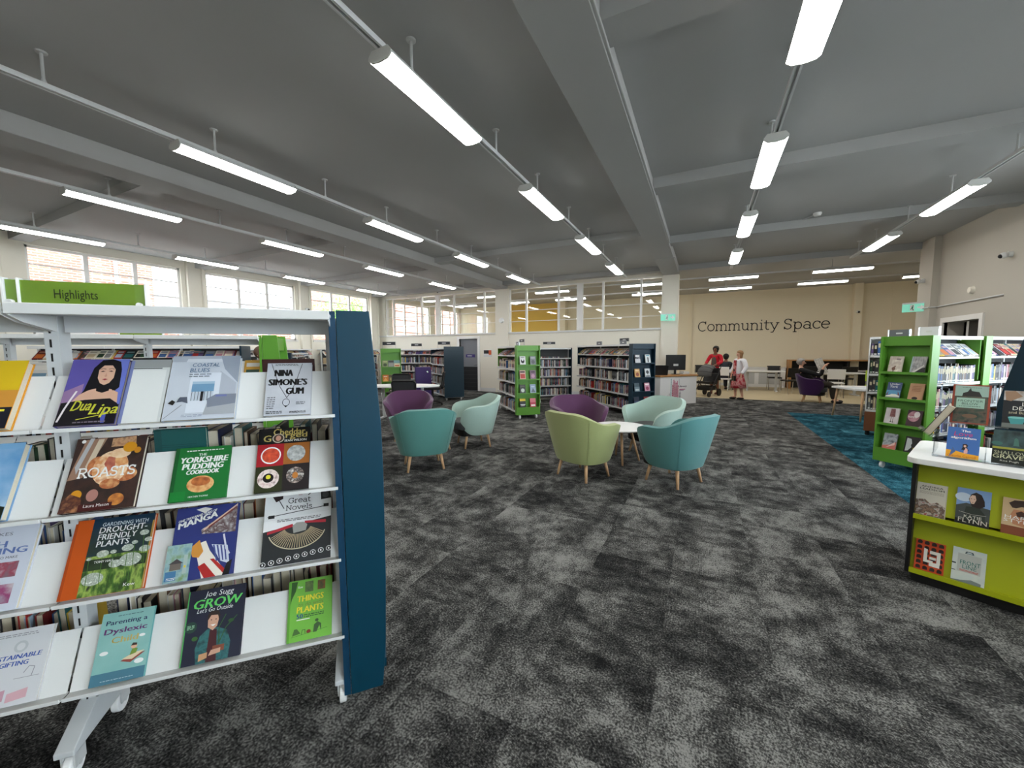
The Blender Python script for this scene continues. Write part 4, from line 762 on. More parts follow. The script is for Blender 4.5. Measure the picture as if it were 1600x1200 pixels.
# ================================================================ mobile bookcases
def bookcase(label, loc, rz, L, D=.5, H=1.66, end=None, sides=(1,), levels=(.16,.5,.8,1.1), slope=True, farend=None, endcols=2, casters=True, indiv=(), gname='', seed=1, cheeks=None, bay=.9, bookname='', ends=4, nolabel=False):
    # run along +x from the end display at x=0; side +1 is +y, -1 is -y
    t = thing('mobile_bookcase', label, 'bookcase', loc, rz)
    nb = max(1, round(L/bay)); bw = L/nb; rnd = random.Random(seed)
    for k in range(nb+1):
        b = MB(); b.b2(k*bw-.015, k*bw+.015, -.03, .03, .08, H-.02); b.build('post', [WHITE], t)
        b = MB(); b.b2(k*bw-.02, k*bw+.02, -D/2+.02, D/2-.02, .08, .13); b.build('foot', [WHITE], t)
    if casters:
        for x in (-.1 if end else .04, L-.04):
            for y in (-D/2+.08, D/2-.08):
                c = MB(); c.cyl((x, y-.013, .04), (x, y+.013, .04), .04, n=16); c.b2(x-.012, x+.02, y-.018, y-.014, .04, .085); c.b2(x-.012, x+.02, y+.014, y+.018, .04, .085); c.b2(x-.015, x+.02, y-.018, y+.018, .078, .084); c.build('caster', [WPLASTIC], t)
    st = Rows()
    b = MB(); b.b2(.0, L, -.008, .008, .1, H-.03); b.build('back_panel', [mat('shelf_back', (70,72,74), .7)], t)
    for sd in (1, -1):
        for k in range(nb):
            x0, x1 = k*bw+.004, (k+1)*bw-.004
            for r, z in enumerate(levels):
                b = MB(); y0, y1 = sorted((sd*.03, sd*(D/2-.01))); b.b2(x0, x1, y0, y1, z-.018, z-.002); yl = sd*(D/2-.01); b.b2(x0, x1, min(yl, yl-sd*.008), max(yl, yl-sd*.008), z-.032, z+.004); b.build('shelf', [WHITE], t)
            if slope:
                y = sd*(D/2-.03); yb = sd*.05; zt = H-.09
                b = MB(); b.prism([(y, 1.385), (y, 1.40), (yb, zt), (yb, zt-.012)], x0, x1, 'x'); b.build('slanted_shelf', [WHITE], t)
        if sd in sides:
            for r, z in enumerate(levels):
                nxt = (list(levels)[1:]+[1.385])[r]-z
                for k in range(nb):
                    x = k*bw+.03; i = 0; gap = rnd.uniform(0, .22)
                    while x < (k+1)*bw-.05-gap*.5:
                        th = rnd.choice([.016, .02, .024, .028, .034]); h = min(nxt-.045, rnd.choice([.18, .19, .2, .2, .21, .23]))
                        if (sd, r) in indiv:
                            T = Matrix.Translation(loc) @ Matrix.Rotation(rz, 4, 'Z')
                            if sd < 0: p = T @ Vector((x, -D/2+.035, z-.001)); q = rz
                            else: p = T @ Vector((x+th, D/2-.035, z-.001)); q = rz+math.pi
                            spine_book('@ book %s in bay %s, %s shelf, %s' % (ordn(i), ['one','two','three','four'][k], ['lowest','second','third','top'][r], bookname), th, h, .14, p, q, 0, gname, rnd)
                        else: st.book(x, sd*(D/2-.035), z-.001, th, h, .14, sd, rnd)
                        x += th+.0012; i += 1
            if slope:
                x = .03
                while x < L-.1:
                    wd = rnd.choice([.1, .12, .13, .14]); yq = sd*(D/2-.045)
                    st.slope(x, yq, 1.405, wd, rnd.choice([.19, .2, .21]), .016, sd, rnd, math.atan2(D/2-.08, H-.09-1.4)); x += wd*rnd.choice([.35, .5, 1.05])
    # canopy
    for k in range(nb):
        b = MB(); x0, x1 = k*bw+.002, (k+1)*bw-.002; b.b2(x0, x1, -D/2+.02, D/2-.02, H-.03, H-.015); b.b2(x0, x1, -D/2+.015, -D/2+.025, H-.045, H-.005); b.b2(x0, x1, D/2-.025, D/2-.015, H-.045, H-.005); b.build('canopy', [WHITE], t)
    if st.b.v: st.build('books', 'joined rows of books on the %s' % bookname, loc, rz)
    if end is not None:
        dp = .15
        for y in (-D/2, D/2-.02):
            b = MB(); b.b2(-dp, 0, y, y+.02, .09, H); b.build('end_cheek', [end], t, bevel=.002)
        b = MB(); b.b2(-.03, -.012, -D/2+.02, D/2-.02, .1, H-.01); b.build('end_back', [end], t)
        b = MB(); b.b2(-dp+.03, -.02, -D/2+.02, D/2-.02, H-.115, H); b.build('end_header', [end], t)
        b = MB(); b.b2(-dp+.004, -.02, -D/2+.02, D/2-.02, .09, .24); b.build('end_plinth', [end], t)
        for k in range(ends):
            z = .25+(H-.37)/ends*k
            b = MB(); b.b2(-dp+.002, -.03, -D/2+.02, D/2-.02, z-.018, z); b.b2(-dp, -dp+.012, -D/2+.02, D/2-.02, z-.018, z+.012); b.build('end_shelf', [end], t)
    if farend is not None:
        b = MB(); b.b2(L, L+.03, -D/2, D/2, .09, H); b.build('far_panel', [farend], t, bevel=.002)
    if cheeks is not None:
        for x in (0, L-.02):
            b = MB(); b.b2(x+.001, x+.019, -D/2+.03, D/2-.03, 1.12, H-.05); b.build('inner_cheek', [cheeks], t)
    return t
def end_books(loc, rz, D, H, defs, where, ends=4, cols=2, grp=''):
    # face-out books in the pockets of an end display; defs: rows from the top, list of (label, base, shapes)
    T = Matrix.Translation(loc) @ Matrix.Rotation(rz, 4, 'Z')
    for r, row in enumerate(defs):
        z = .25+(H-.37)/ends*(ends-1-r)
        for c, it in enumerate(row):
            if not it: continue
            lab, base, sh = it[:3]; w_ = it[3] if len(it) > 3 else .135; h_ = it[4] if len(it) > 4 else .2
            y = (D/2-.03)-(D-.06)*(c+.5)/cols+w_/2
            p = T @ Vector((-.118, y, z+.004))
            face_book(lab, w_, h_, .016, p, rz-math.pi/2, rad(14), base, sh, group=grp)
R45 = rad(45)
# bookcase A: green end, middle distance.  left-front corner (-3.66,7.69) right (-3.25,8.05)
def at_end(cl, cr):
    m = (Vector(cl)+Vector(cr))/2; D = (Vector(cr)-Vector(cl)).length; dirr = Vector((-(cr[1]-cl[1]), cr[0]-cl[0])).normalized(); return m+dirr*.15, math.atan2(dirr.y, dirr.x), D
m_, rzA, DA = at_end((-3.66, 7.69), (-3.26, 8.06))
locA = (m_.x, m_.y, 0)
# run direction points away from the viewer; the visible long side is on the left (+y)
bookcase('white mobile bookcase with bright green end display in the middle', locA, rzA, 1.62, DA, 1.63, GREEN, (1,), indiv=((1,3),), gname='spine-out books on the green-ended bookcase', seed=3, cheeks=GREEN, bookname='middle green bookcase')
def gen(c1, c2, c3, kind=0):
    return [[('r',0,0,1,1,c1),('e',.5,.35,.3,.22,c2),('r',.15,.72,.85,.88,c3)], [('r',0,0,1,1,c1),('r',0,.55,1,1,c2),('r',.15,.12,.85,.3,c3)], [('r',0,0,1,1,c1),('p',[(.1,.1),(.9,.1),(.5,.6)],c2),('r',.2,.7,.8,.8,c3)], [('r',0,0,1,1,c1),('r',.1,.1,.9,.6,c2),('r',.1,.75,.9,.9,c3)]][kind]
end_books(locA, rzA, DA, 1.63, [
 [('white book with a black figure, top left pocket of the green end', (206,206,204), [('r',0,0,1,.06,BLK),('e',.5,.45,.3,.25,(40,40,44)),('e',.5,.6,.14,.14,(220,220,220)),('r',.2,.8,.8,.92,(150,150,150))]), ('grey misty book, top right pocket of the green end', (120,124,128), gen((120,124,128),(90,92,96),(160,160,162),0))],
 [('pink book, second row left of the green end', (200,150,140), gen((200,160,150),(176,70,60),BLK,3)), ('mauve patterned book, second row right of the green end', (140,110,130), gen((130,104,122),(180,140,160),(80,70,80),0))],
 [('black and white portrait book, third row left of the green end', (150,160,150), gen((60,66,60),(190,200,190),(90,90,80),0)), ('pale blue leafy book, third row right of the green end', (150,170,190), gen((150,170,190),(100,110,120),(200,210,220),2))],
 [('black book with yellow band, bottom left of the green end', (24,24,26), [('r',0,.72,1,1,(230,200,60)),('r',.1,.3,.9,.36,WHT),('r',.2,.18,.8,.24,(200,200,190))]), ('red and pink book, bottom right of the green end', (196,60,80), gen((200,70,90),(220,120,130),(240,230,230),1))]], 'A', grp='face-out books on the green middle end')
# bookcase C: navy end
m_, rzC, DC = at_end((-1.42, 9.0), (-0.98, 9.41))
locC = (m_.x, m_.y, 0)
bookcase('long white mobile bookcase with dark navy end display', locC, rzC, 2.65, DC, 1.66, NAVY, (1,), gname='x', seed=8, cheeks=NAVY, bookname='navy-ended bookcase')
end_books(locC, rzC, DC, 1.66, [
 [('grey skyline book, top left pocket of the navy end', (120,120,126), [('r',0,0,1,.5,(200,200,204)),('r',.1,.5,.3,.7,BLK),('r',.4,.5,.6,.62,BLK),('r',.15,.75,.85,.9,WHT)]), ('white figure book, top right pocket of the navy end', (206,212,214), [('p',[(.4,.1),(.6,.1),(.62,.6),(.5,.75),(.38,.6)],(60,60,64)),('r',.2,.82,.8,.92,(80,140,160))])],
 [('orange glow book, second row left of the navy end', (206,150,90), gen((206,160,100),(150,80,60),(230,200,160),0)), ('white book with dark tree, second row right of the navy end', (206,210,214), [('e',.5,.6,.28,.2,(60,64,70)),('r',.46,.2,.54,.5,(60,64,70)),('r',.1,.05,.9,.2,(90,90,96))])],
 [('slate grey seascape book, third row left of the navy end', (110,130,140), gen((110,130,140),(70,90,100),(190,200,204),1)), ('pink blossom book, third row right of the navy end', (196,130,150), gen((206,150,170),(150,60,90),(240,230,232),0))],
 [('dim blue book, bottom left of the navy end', (60,80,110), gen((60,80,110),(30,40,60),(150,160,170),1)), ('dim red book, bottom right of the navy end', (130,40,44), gen((130,40,44),(60,20,24),(200,180,170),2))]], 'C', grp='face-out books on the navy end')
# bookcase B along the far wall between A and C, facing the viewer
bookcase('bookcase facing the viewer between the green and navy ended ones', (-4.62, 10.75, 0), rad(38), 1.15, .5, 1.6, None, (-1,), seed=12, farend=NAVY, casters=True, bookname='bookcase in the corner behind', gname='x', levels=(.2,.48,.76,1.04,1.3), slope=False)
bookcase('short white bookcase with green cheeks behind the green-ended one', (-4.2, 9.9, 0), rad(135), .7, .45, 1.58, None, (1, -1), seed=14, cheeks=GREEN, bookname='short bookcase behind the green one', gname='x')
# right hand bookcase with green end
m_, rzR, DR = at_end((2.0, 6.47), (2.34, 6.13))
rzR = rad(45); locR = (2.17+.106, 6.30+.106, 0)
bookcase('white mobile bookcase with green end display by the lime desk', locR, rzR, .92, .49, 1.66, GREEN, (-1, ), indiv=((-1,3),(-1,2)), gname='spine-out books on the right green-ended bookcase', seed=31, bookname='right green bookcase', cheeks=GREEN)
end_books(locR, rzR, .49, 1.66, [
 [('cream book with a small brown bird, top left of the right green end', (206,196,180), [('r',0,0,1,1,mottled('bird_cover', [(212,202,186),(186,170,160),(226,220,206)],18)),('e',.42,.22,.13,.11,(110,74,60)),('e',.5,.36,.06,.05,(120,90,76)),('r',.38,.02,.46,.12,(90,66,56)),('r',.5,.78,.8,.86,(130,120,116)),('r',.9,0,1,1,(196,190,176))]), ('grey etched book with a black hill, top right of the right green end', (150,150,152), [('r',0,0,1,1,mottled('etch_cover', [(110,110,114),(190,188,186)],50,(1,1,.4))),('p',[(.3,0),(1,0),(1,.36),(.7,.26)],(26,26,28)),('p',[(.1,.0),(.3,.0),(.9,.42),(.9,.5)],(206,204,200)),('r',0,0,.08,1,(160,180,180))])],
 [('blue village book with white script, second row left of the right green end', (70,100,150), [('r',0,.5,1,1,(64,80,120)),('r',0,.22,1,.5,(90,150,190)),('p',[(0,.0),(1,0),(1,.14),(.5,.2),(0,.14)],(120,130,130)),('p',[(0,.14),(.3,.2),(.4,.26),(.7,.26),(1,.16),(1,.1),(0,.08)],(226,222,210)),('p',[(0,.2),(.16,.44),(.12,.2)],(120,60,60)),('p',[(1,.2),(.82,.46),(.86,.2)],(120,60,60)),('t','Under',.14,.83,.86,.95,WHT,.0,.05),('t','York',.16,.66,.76,.8,WHT,.0,.05)]), ('tan book with dark bush at its foot, second row right, right green end', (196,150,116), [('r',0,0,1,1,mottled('tan_cover', [(200,156,120),(176,130,96)],6)),('e',.48,.1,.2,.09,(40,20,18))]+greek(.2,.5,.8,.86,4,(150,104,76)))],
 [('white book with girl in red-brown dress, third row left, right green end', (214,206,206), [('r',0,0,1,1,mottled('snow_cover', [(220,214,214),(190,176,180)],8)),('p',[(.38,.95),(.7,.95),(.78,.45),(.36,.45)],mottled('girl', [(110,60,60),(150,100,100)],40)),('l',[(.5,.45),(.5,.16)],.004,(90,50,50)),('l',[(.64,.45),(.64,.16)],.004,(90,50,50)),('e',.5,.14,.06,.03,(40,30,30)),('e',.66,.13,.06,.03,(40,30,30))]), ('pink and black floral book, third row right of the right green end', (120,80,90), [('r',0,0,1,1,(60,36,44)),('e',.45,.62,.4,.32,mottled('rose', [(200,150,160),(140,80,96)],20)),('e',.66,.75,.2,.18,(226,216,216)),('t','MOMENT',.08,.52,.72,.64,WHT,.0)])],
 [('snowy street book with a coral foot, bottom left of the right green end', (120,126,132), [('r',0,0,1,1,mottled('street', [(60,66,74),(170,176,180),(90,96,104)],16)),('p',[(0,0),(1,0),(1,.5),(.6,.3),(0,.2)],(196,110,96)),('p',[(.3,.1),(.9,.5),(.9,.3)],(226,190,180))]), ('black book with a white profile, bottom right of the right green end', (18,18,18), [('p',[(.1,.1),(.1,.9),(.4,.86),(.5,.6),(.44,.5),(.5,.36),(.3,.14)],(186,190,190)),('r',.6,.3,.95,.34,(200,180,60)),('r',.6,.2,.9,.24,(200,180,60))])]], 'R', grp='face-out books on the right green end')
# panel and second unit further right
locR2 = (locR[0]+.707*1.10, locR[1]+.707*1.10, 0)
bookcase('second white bookcase with green end panel further right', locR2, rzR, 1.8, .49, 1.66, GREEN, (-1,), seed=44, bookname='second right bookcase', gname='x')
# white book tower with brown base behind the green end
TWL, TWR = (2.82, 8.95, 0), rad(-17)
tw = thing('book_tower', 'narrow white book tower with brown base behind the right green end', 'bookcase', TWL, TWR)
b = MB(); b.b2(-.2, .2, -.2, .2, .08, .42); b.build('base', [mat('brown_base', (120,74,44), .6)], tw)
b = MB(); [b.cyl((x, y, 0), (x, y, .08), .03) for x in (-.15, .15) for y in (-.15, .15)]; b.build('caster', [BLACK], tw)
for k in range(5):
    b = MB(); z = .42+k*.315; b.b2(-.2, .2, -.2, .2, z, z+.035); b.build('shelf', [WHITE], tw)
b = MB(); b.b2(-.2, -.18, -.2, .2, .42, 1.7); b.b2(.18, .2, -.2, .2, .42, 1.7); b.b2(-.2, .2, -.01, .01, .42, 1.7); b.build('frame', [WHITE], tw)
rr = random.Random(9)
T = tw.matrix_basis.copy()
for k in range(4):
    x = -.17; i = 0
    while x < .14:
        th = rr.choice([.03, .036, .045]); T = Matrix.Translation(TWL) @ Matrix.Rotation(TWR, 4, 'Z')
        spine_book('@ book, %s in the %s tier of the white tower' % (ORD[i], ['lowest','second lowest','third lowest','top'][k]), th, rr.choice([.2, .22, .24]), .15, T @ Vector((x, -.18, .456+k*.315)), TWR, 0, 'books in the white tower', rr)
        x += th+.002; i += 1
# navy-sided unit at the right frame edge
nv = thing('display_bookcase', 'dark navy bookcase end at the right edge of the picture', 'bookcase', (2.92, 6.18, 0), rad(-40))
b = MB(); b.prism([(0, .06), (.5, .06), (.5, 1.72), (.16, 1.72), (.0, .9)], 0, .03, 'y'); b.build('end_cheek', [NAVY], nv, bevel=.002)
b = MB(); b.b2(.17, .5, .03, .4, 1.62, 1.64); [b.b2(.1, .5, .03, .4, z, z+.018) for z in (.3, .75, 1.2)]; b.build('shelf', [WHITE], nv)
b = MB(); b.b2(.1, .48, .37, .4, .06, 1.62); b.build('back_panel', [WHITE], nv); b = MB(); b.b2(.05, .48, .03, .37, .0, .06); b.build('plinth', [BLACK], nv)
# far left group: D, E, F and wall bookcases
m_, rzD, DD = at_end((-8.10, 8.17), (-7.72, 8.56))
locD = (m_.x, m_.y, 0)
bookcase('far bookcase with green end display left of the round white table', locD, rzD, 1.8, DD, 1.6, GREEN, (1,), seed=51, bookname='far green-ended bookcase', gname='x', ends=3)
end_books(locD, rzD, DD, 1.6, [[('small green-grey book, top left of the far green end', (110,130,80), gen((120,136,90),(60,70,50),(170,170,120),0), .16, .2), ('small grey book, top middle of the far green end', (90,96,96), gen((90,96,96),(140,140,136),(50,50,50),3), .17, .2), ('small cream book, top right of the far green end', (206,190,160), gen((206,190,160),(110,150,150),(190,90,60),1), .17, .2)],
  [('small orange book, second row left of the far green end', (210,120,50), gen((210,120,50),(230,170,90),(240,220,200),2), .16, .2), ('small olive patterned book, second row middle of the far green end', (120,110,70), gen((120,110,70),(170,160,110),(70,60,40),0), .17, .2), ('small mint book, second row right of the far green end', (150,190,180), gen((150,190,180),(100,140,140),(220,230,226),1), .16, .2)],
  [None, ('small black book, bottom middle of the far green end', (30,30,30), gen((30,30,30),(80,60,50),(160,150,140),0), .16, .2), ('small coral book with white heart, bottom right of the far green end', (206,110,96), gen((206,120,106),(240,236,230),(160,60,60),0), .17, .2)]], 'D', ends=3, cols=3, grp='face-out books on the far green end')
bookcase('far white bookcase facing the viewer left of the purple trolley', (-10.3, 11.4, 0), rad(26), 1.4, .45, 1.6, None, (-1,), seed=55, bookname='far bookcase left of the trolley', gname='x', farend=NAVY, levels=(.2,.5,.8,1.1))
m_, rzF, DF = at_end((-6.98, 9.65), (-6.6, 10.15))
t_ = bookcase('far bookcase with a plain petrol end panel near the doorway', (m_.x, m_.y, 0), rzF, 1.6, DF, 1.62, None, (1,), seed=57, bookname='petrol-ended far bookcase', gname='x', cheeks=NAVY)
b = MB(); b.b2(-.03, -.002, -DF/2, DF/2, .09, 1.66); b.build('end_panel', [mat('deep_petrol', (4,38,52), .42)], t_, bevel=.002)
for k, (y0, L) in enumerate(((3.2, 2.6), (6.4, 2.6), (9.5, 2.6))):
    bookcase('low white wall bookcase under the left windows, %s from the camera' % ORD[k], (XL+.35, y0, 0), rad(90), L, .45, 1.62, None, (-1,), seed=60+k, bookname='wall bookcase %s under the windows' % ORD[k], gname='x', casters=False)
bookcase('petrol-ended bookcase seen through the nearest unit', (-8.3, 5.4, 0), rad(135), 1.8, .5, 1.5, NAVY, (1, -1), seed=71, bookname='bookcase behind the nearest unit', gname='x')
bookcase('middle bookcase glimpsed through the nearest unit, left', (-9.2, 2.2, 0), rad(45), 2.7, .5, 1.62, None, (-1, ), seed=73, bookname='bookcase glimpsed at far left', gname='x', farend=NAVY)
# small sign holders on the bookcase tops
def top_sign(loc, rz, label, col, w_=.26, h_=.1, post=0.):
    t = thing('shelf_sign', label, 'sign', loc, rz)
    b = MB(); b.b2(-w_/2, w_/2, -.003, .003, post, post+h_); b.build('sign_card', [col], t)
    for x in (-w_/2-.01, w_/2): b = MB(); b.b2(x, x+.01, -.015, .015, 0, post+h_); b.build('holder', [ACRYL], t)
    b = MB(); b.b2(-w_*.16, w_*.16, -.0045, -.003, post+h_*.4, post+h_*.6); b.build('sign_print', [WHITE], t)
SG = mat('sign_slate', (104,106,112), .5); SD = mat('sign_dark', (44,46,52), .5)
def on(loc, rz, x, y, z): 
    v = Matrix.Translation(loc) @ Matrix.Rotation(rz, 4, 'Z') @ Vector((x, y, z)); return v
top_sign(on(locC, rzC, .55, .1, 1.655), rzC+math.pi, 'grey sign on the navy-ended bookcase nearer its end', SG)
top_sign(on(locC, rzC, 1.7, .1, 1.655), rzC+math.pi, 'grey sign on the navy-ended bookcase further along', SG)
top_sign(on(locC, rzC, .9, -.15, 1.655), rzC+math.pi, 'dark raised sign behind the navy-ended bookcase', SD, .4, .08, .08)
top_sign(on(locA, rzA, .5, .05, 1.625), rzA+math.pi, 'grey sign on the green-ended middle bookcase', SG, .22)
top_sign(on(locA, rzA, .8, -.15, 1.625), rzA+math.pi, 'dark raised sign on the green-ended middle bookcase', SD, .36, .07, .1)
top_sign((-4.2, 11.1, 1.59), rad(20), 'dark sign above the corner bookcase', SD, .36, .07, .12)
top_sign(on(locR, rzR, .0, .14, 1.655), rzR-math.pi/2, 'grey sign on top of the right green end', SG, .2, .09)
top_sign(on(locR, rzR, .02, -.13, 1.655), rzR-math.pi/2, 'blank white card on top of the right green end', mat('blank_card', (226,226,230), .5), .17, .11)
for k, p in enumerate((on(locD, rzD, 1.0, 0, 1.595), Vector((-9.75, 11.67, 1.595)), on((m_.x, m_.y, 0), rzF, 1.0, 0, 1.615))):
    top_sign(p, rad(24), 'dark raised sign on the far left bookcases, %s from the window wall' % ORD[k], SD, .4, .1, .12)
# ================================================================ tub chairs
def fabric(name, c):
    m = mat(name, c, .95, noise=.16, nscale=260, bump=.5); m.node_tree.nodes['Principled BSDF'].inputs['Specular IOR Level'].default_value = .15
    m.node_tree.nodes['Principled BSDF'].inputs['Sheen Weight'].default_value = .25; return m
SEATM = fabric('charcoal_seat', (52,54,56))
def tub_chair(loc, face, label, m, group='tub chairs', rscale=1.):
    # local: back toward +y, opening toward -y
    rz = math.atan2(face[1], face[0])+math.pi/2
    t = thing('tub_chair', label, 'chair', loc, rz, group)
    nphi, nv = 44, 10; PH = rad(142); vs = []; fs = []
    def sgn(a, e): return math.copysign(abs(a)**e, a)
    for i in range(nphi+1):
        f = -1+2*i/nphi; ph = f*PH; a = abs(f)
        sx, sy = sgn(math.sin(ph), .78), sgn(math.cos(ph), .78)
        sm = max(0, min(1, (a-.12)/.52)); sm = sm*sm*(3-2*sm)
        ztop = .80-.13*sm; zb = .215
        k = max(0, (a-.66)/.34); q = math.sqrt(max(0., 1-k*k)); zm = .44
        zt = zm+(ztop-zm)*max(q, .05); z0 = zm-(zm-zb)*max(q, .05)
        for j in range(nv+1):
            v = j/nv; z = z0+(zt-z0)*v; lev = (z-.2)/.6
            wx = .30+.155*lev**.9; wy = .275+.145*lev**.9
            vs.append((wx*sx, wy*sy, z))
    for i in range(nphi):
        for j in range(nv): a0 = i*(nv+1)+j; fs.append((a0, a0+1, a0+nv+2, a0+nv+1))
    b = MB(); b.add(vs, fs); o = b.build('shell', [m], t, smooth=True)
    so = o.modifiers.new('thick', 'SOLIDIFY'); so.thickness = .055; so.offset = -1
    bv = o.modifiers.new('round', 'BEVEL'); bv.width = .024; bv.segments = 4; bv.limit_method = 'ANGLE'; bv.angle_limit = rad(50)
    # side seams
    for sd in (-1, 1):
        b = MB(); pts = []
        ph = sd*rad(47)
        for j in range(9):
            z = .225+.52*j/8; lev = (z-.2)/.6; pts.append(((.302+.155*lev**.9)*sgn(math.sin(ph), .78), (.277+.145*lev**.9)*sgn(math.cos(ph), .78), z))
        b.tube(pts, .0025, 5); b.build('seam', [m], t)
    b = MB(); n = 28; prof = [(sgn(math.cos(6.2832*i/n), .6), sgn(math.sin(6.2832*i/n), .6)) for i in range(n)]
    b.prism([(x*.272, y*.27-.03) for x, y in prof], .2, .30, 'z'); b.build('seat_base', [BLACK], t, bevel=.015)
    b = MB(); b.prism([(x*.295, y*.30-.045) for x, y in prof], .30, .42, 'z'); b.build('seat_cushion', [SEATM], t, bevel=.035, seg=4)
    for x in (-1, 1):
        for y in (-1, 1):
            b = MB(); b.cyl((x*.225, y*.205-.0, .0), (x*.185, y*.165, .22), .014, .022, 14); b.build('leg', [WOOD], t, smooth=True)
    t.scale = (1.04*rscale,)*3 if 0 else (1,1,1)
    return t
TEAL = fabric('teal_wool', (80,132,132)); MINT = fabric('mint_wool', (160,184,174)); LIMEW = fabric('lime_wool', (154,162,108)); PLUM = fabric('plum_wool', (86,54,82)); TEAL2 = fabric('sea_green_wool', (82,134,128))
tub_chair((-.27, 4.76, 0), (-.86, .5), 'teal tub chair with its back to the camera right of the small white table', TEAL)
tub_chair((-1.27, 4.52, 0), (.42, .9), 'lime green tub chair with its back to the camera', LIMEW)
tub_chair((-.66, 6.0, 0), (-.55, -.83), 'mint tub chair behind the teal one at the small white table', MINT)
tub_chair((-1.66, 5.66, 0), (.62, -.75), 'plum tub chair behind the lime one', PLUM)
tub_chair((-3.25, 3.98, 0), (-.72, .69), 'sea green tub chair with its back to the camera on the left', TEAL2)
tub_chair((-3.29, 5.28, 0), (-.66, -.75), 'pale mint tub chair seen from its side on the left', MINT)
tub_chair((-4.55, 5.2, 0), (.62, -.78), 'plum tub chair facing the camera behind the sea green one', PLUM)
tub_chair((2.86, 13.95, 0), (.96, -.28), 'dark purple tub chair with a man reading in it', fabric('dark_purple_wool', (58,28,74)))
# small round tables
def side_table(loc, label):
    t = thing('side_table', label, 'table', loc)
    b = MB(); b.lathe([(.0,.455), (.35,.455), (.362,.46), (.365,.468), (.36,.477), (0,.48)], 48); b.build('table_top', [WPLASTIC], t, smooth=False)
    for k in range(4):
        a = rad(20+90*k); b = MB(); b.cyl((.27*math.cos(a), .27*math.sin(a), 0), (.14*math.cos(a), .14*math.sin(a), .455), .013, .019, 12); b.build('leg', [WOOD], t, smooth=True)
side_table((-1.0, 5.36, 0), 'small round white table with wooden legs amid the right tub chairs')
side_table((-3.72, 4.78, 0), 'small round white table amid the left tub chairs')

# ================================================================ lime display desk
C0 = Vector((1.22, 3.31, 0)); eD = Vector((.9052, -.4251, 0)); RZD = math.atan2(eD.y, eD.x)
dk = thing('display_desk', 'white topped display desk with lime front and black sides', 'desk', C0, RZD)
DL, DD_ = 1.7, .68
b = MB(); b.prism([(0, .06), (.0, .78), (DD_, .78), (DD_, .06)], 0, .02, 'x'); b.build('side_panel', [BLACK], dk)
b = MB(); b.prism([(0, .06), (.0, .78), (DD_, .78), (DD_, .06)], DL-.02, DL, 'x'); b.build('side_panel', [BLACK], dk)
b = MB(); b.b2(.03, DL-.03, .03, DD_-.03, 0, .07); b.build('plinth', [BLACK], dk)
b = MB(); b.prism([(.045, .46), (.13, .78), (.145, .78), (.06, .46)], .02, DL-.02, 'x'); b.build('upper_back', [LIME], dk)
b = MB(); b.prism([(.045, .08), (.13, .43), (.145, .43), (.06, .08)], .02, DL-.02, 'x'); b.build('lower_back', [LIME], dk)
b = MB(); b.b2(.02, DL-.02, .0, .14, .425, .443); b.b2(.02, DL-.02, -.002, .008, .425, .455); b.build('ledge', [LIME], dk)
b = MB(); b.b2(.02, DL-.02, .0, .14, .065, .083); b.b2(.02, DL-.02, -.002, .008, .065, .095); b.build('ledge', [LIME], dk)
b = MB(); b.b2(.02, DL-.02, .3, .32, .07, .78); b.build('core', [BLACK], dk)
def rrect(x0, x1, y0, y1, r, n=6):
    out = []
    for cx, cy, a in ((x1-r, y1-r, 0), (x0+r, y1-r, 90), (x0+r, y0+r, 180), (x1-r, y0+r, 270)):
        out += [(cx+r*math.cos(rad(a+90*i/n)), cy+r*math.sin(rad(a+90*i/n))) for i in range(n+1)]
    return out
b = MB(); b.prism(rrect(-.03, DL+.03, -.035, DD_+.04, .07), .782, .818, 'z'); b.build('worktop', [mat('white_laminate', (232,232,230), .35)], dk, bevel=.004)
def desk_book(label, u, z, w_, h_, base, sh, y=.033, tilt=15, t=.016, **kw):
    p = C0+Matrix.Rotation(RZD, 3, 'Z') @ Vector((u, y, z)); return face_book(label, w_, h_, t, p, RZD, rad(tilt), base, sh, group='face-out books on the lime desk', **kw)
CROWD = mottled('crowd_cover', [(40,40,44), (150,120,100), (90,70,60), (190,180,170), (150,40,50)], 34)
desk_book('cream memoir with a crowd picture, upper ledge of the lime desk', .022, .447, .132, .205, (214,208,194), [('r',0,0,1,1,(210,204,190)), ('p',[(0,0),(.98,0),(.98,.34),(.7,.46),(.5,.38),(.3,.5),(0,.46)],CROWD), ('t','ANDREA',.14,.87,.86,.92,BLK,.01), ('t','LEADSOM',.1,.79,.9,.845,BLK,.01), ('r',.97,0,1,1,(190,180,160))]+greek(.1,.66,.9,.76,3,(170,160,146)))
desk_book('novel with a dark-haired woman against blue sky, upper ledge of the lime desk', .193, .447, .133, .215, (120,150,190), [('r',0,0,1,1,(128,160,204)), ('p',[(0,.5),(.3,.6),(1,.52),(1,.0),(0,0)],(70,76,74)), ('e',.2,.75,.25,.12,(200,214,228)), ('p',[(.36,.72),(.42,.86),(.56,.93),(.72,.88),(.82,.72),(.84,.58),(.7,.5),(.5,.48),(.42,.6)],(44,30,28)), ('p',[(.38,.76),(.44,.84),(.54,.84),(.58,.72),(.52,.6),(.44,.6),(.39,.68)],(222,186,164)), ('e',.43,.735,.02,.008,(40,30,30)), ('e',.52,.735,.02,.008,(40,30,30)), ('p',[(.44,.645),(.51,.645),(.475,.63)],(150,70,70)), ('p',[(.2,0),(.3,.5),(.5,.52),(.7,.5),(.86,.36),(.9,0)],(46,54,48)), ('r',0,0,1,.14,(20,22,22)), ('t','KATIE',.26,.19,.78,.27,(226,222,210),.0), ('t','FLYNN',.1,.06,.94,.18,(226,222,210),.005), ('l',[(.1,.34),(.5,.3),(.9,.33)],.0015,(214,210,200))])
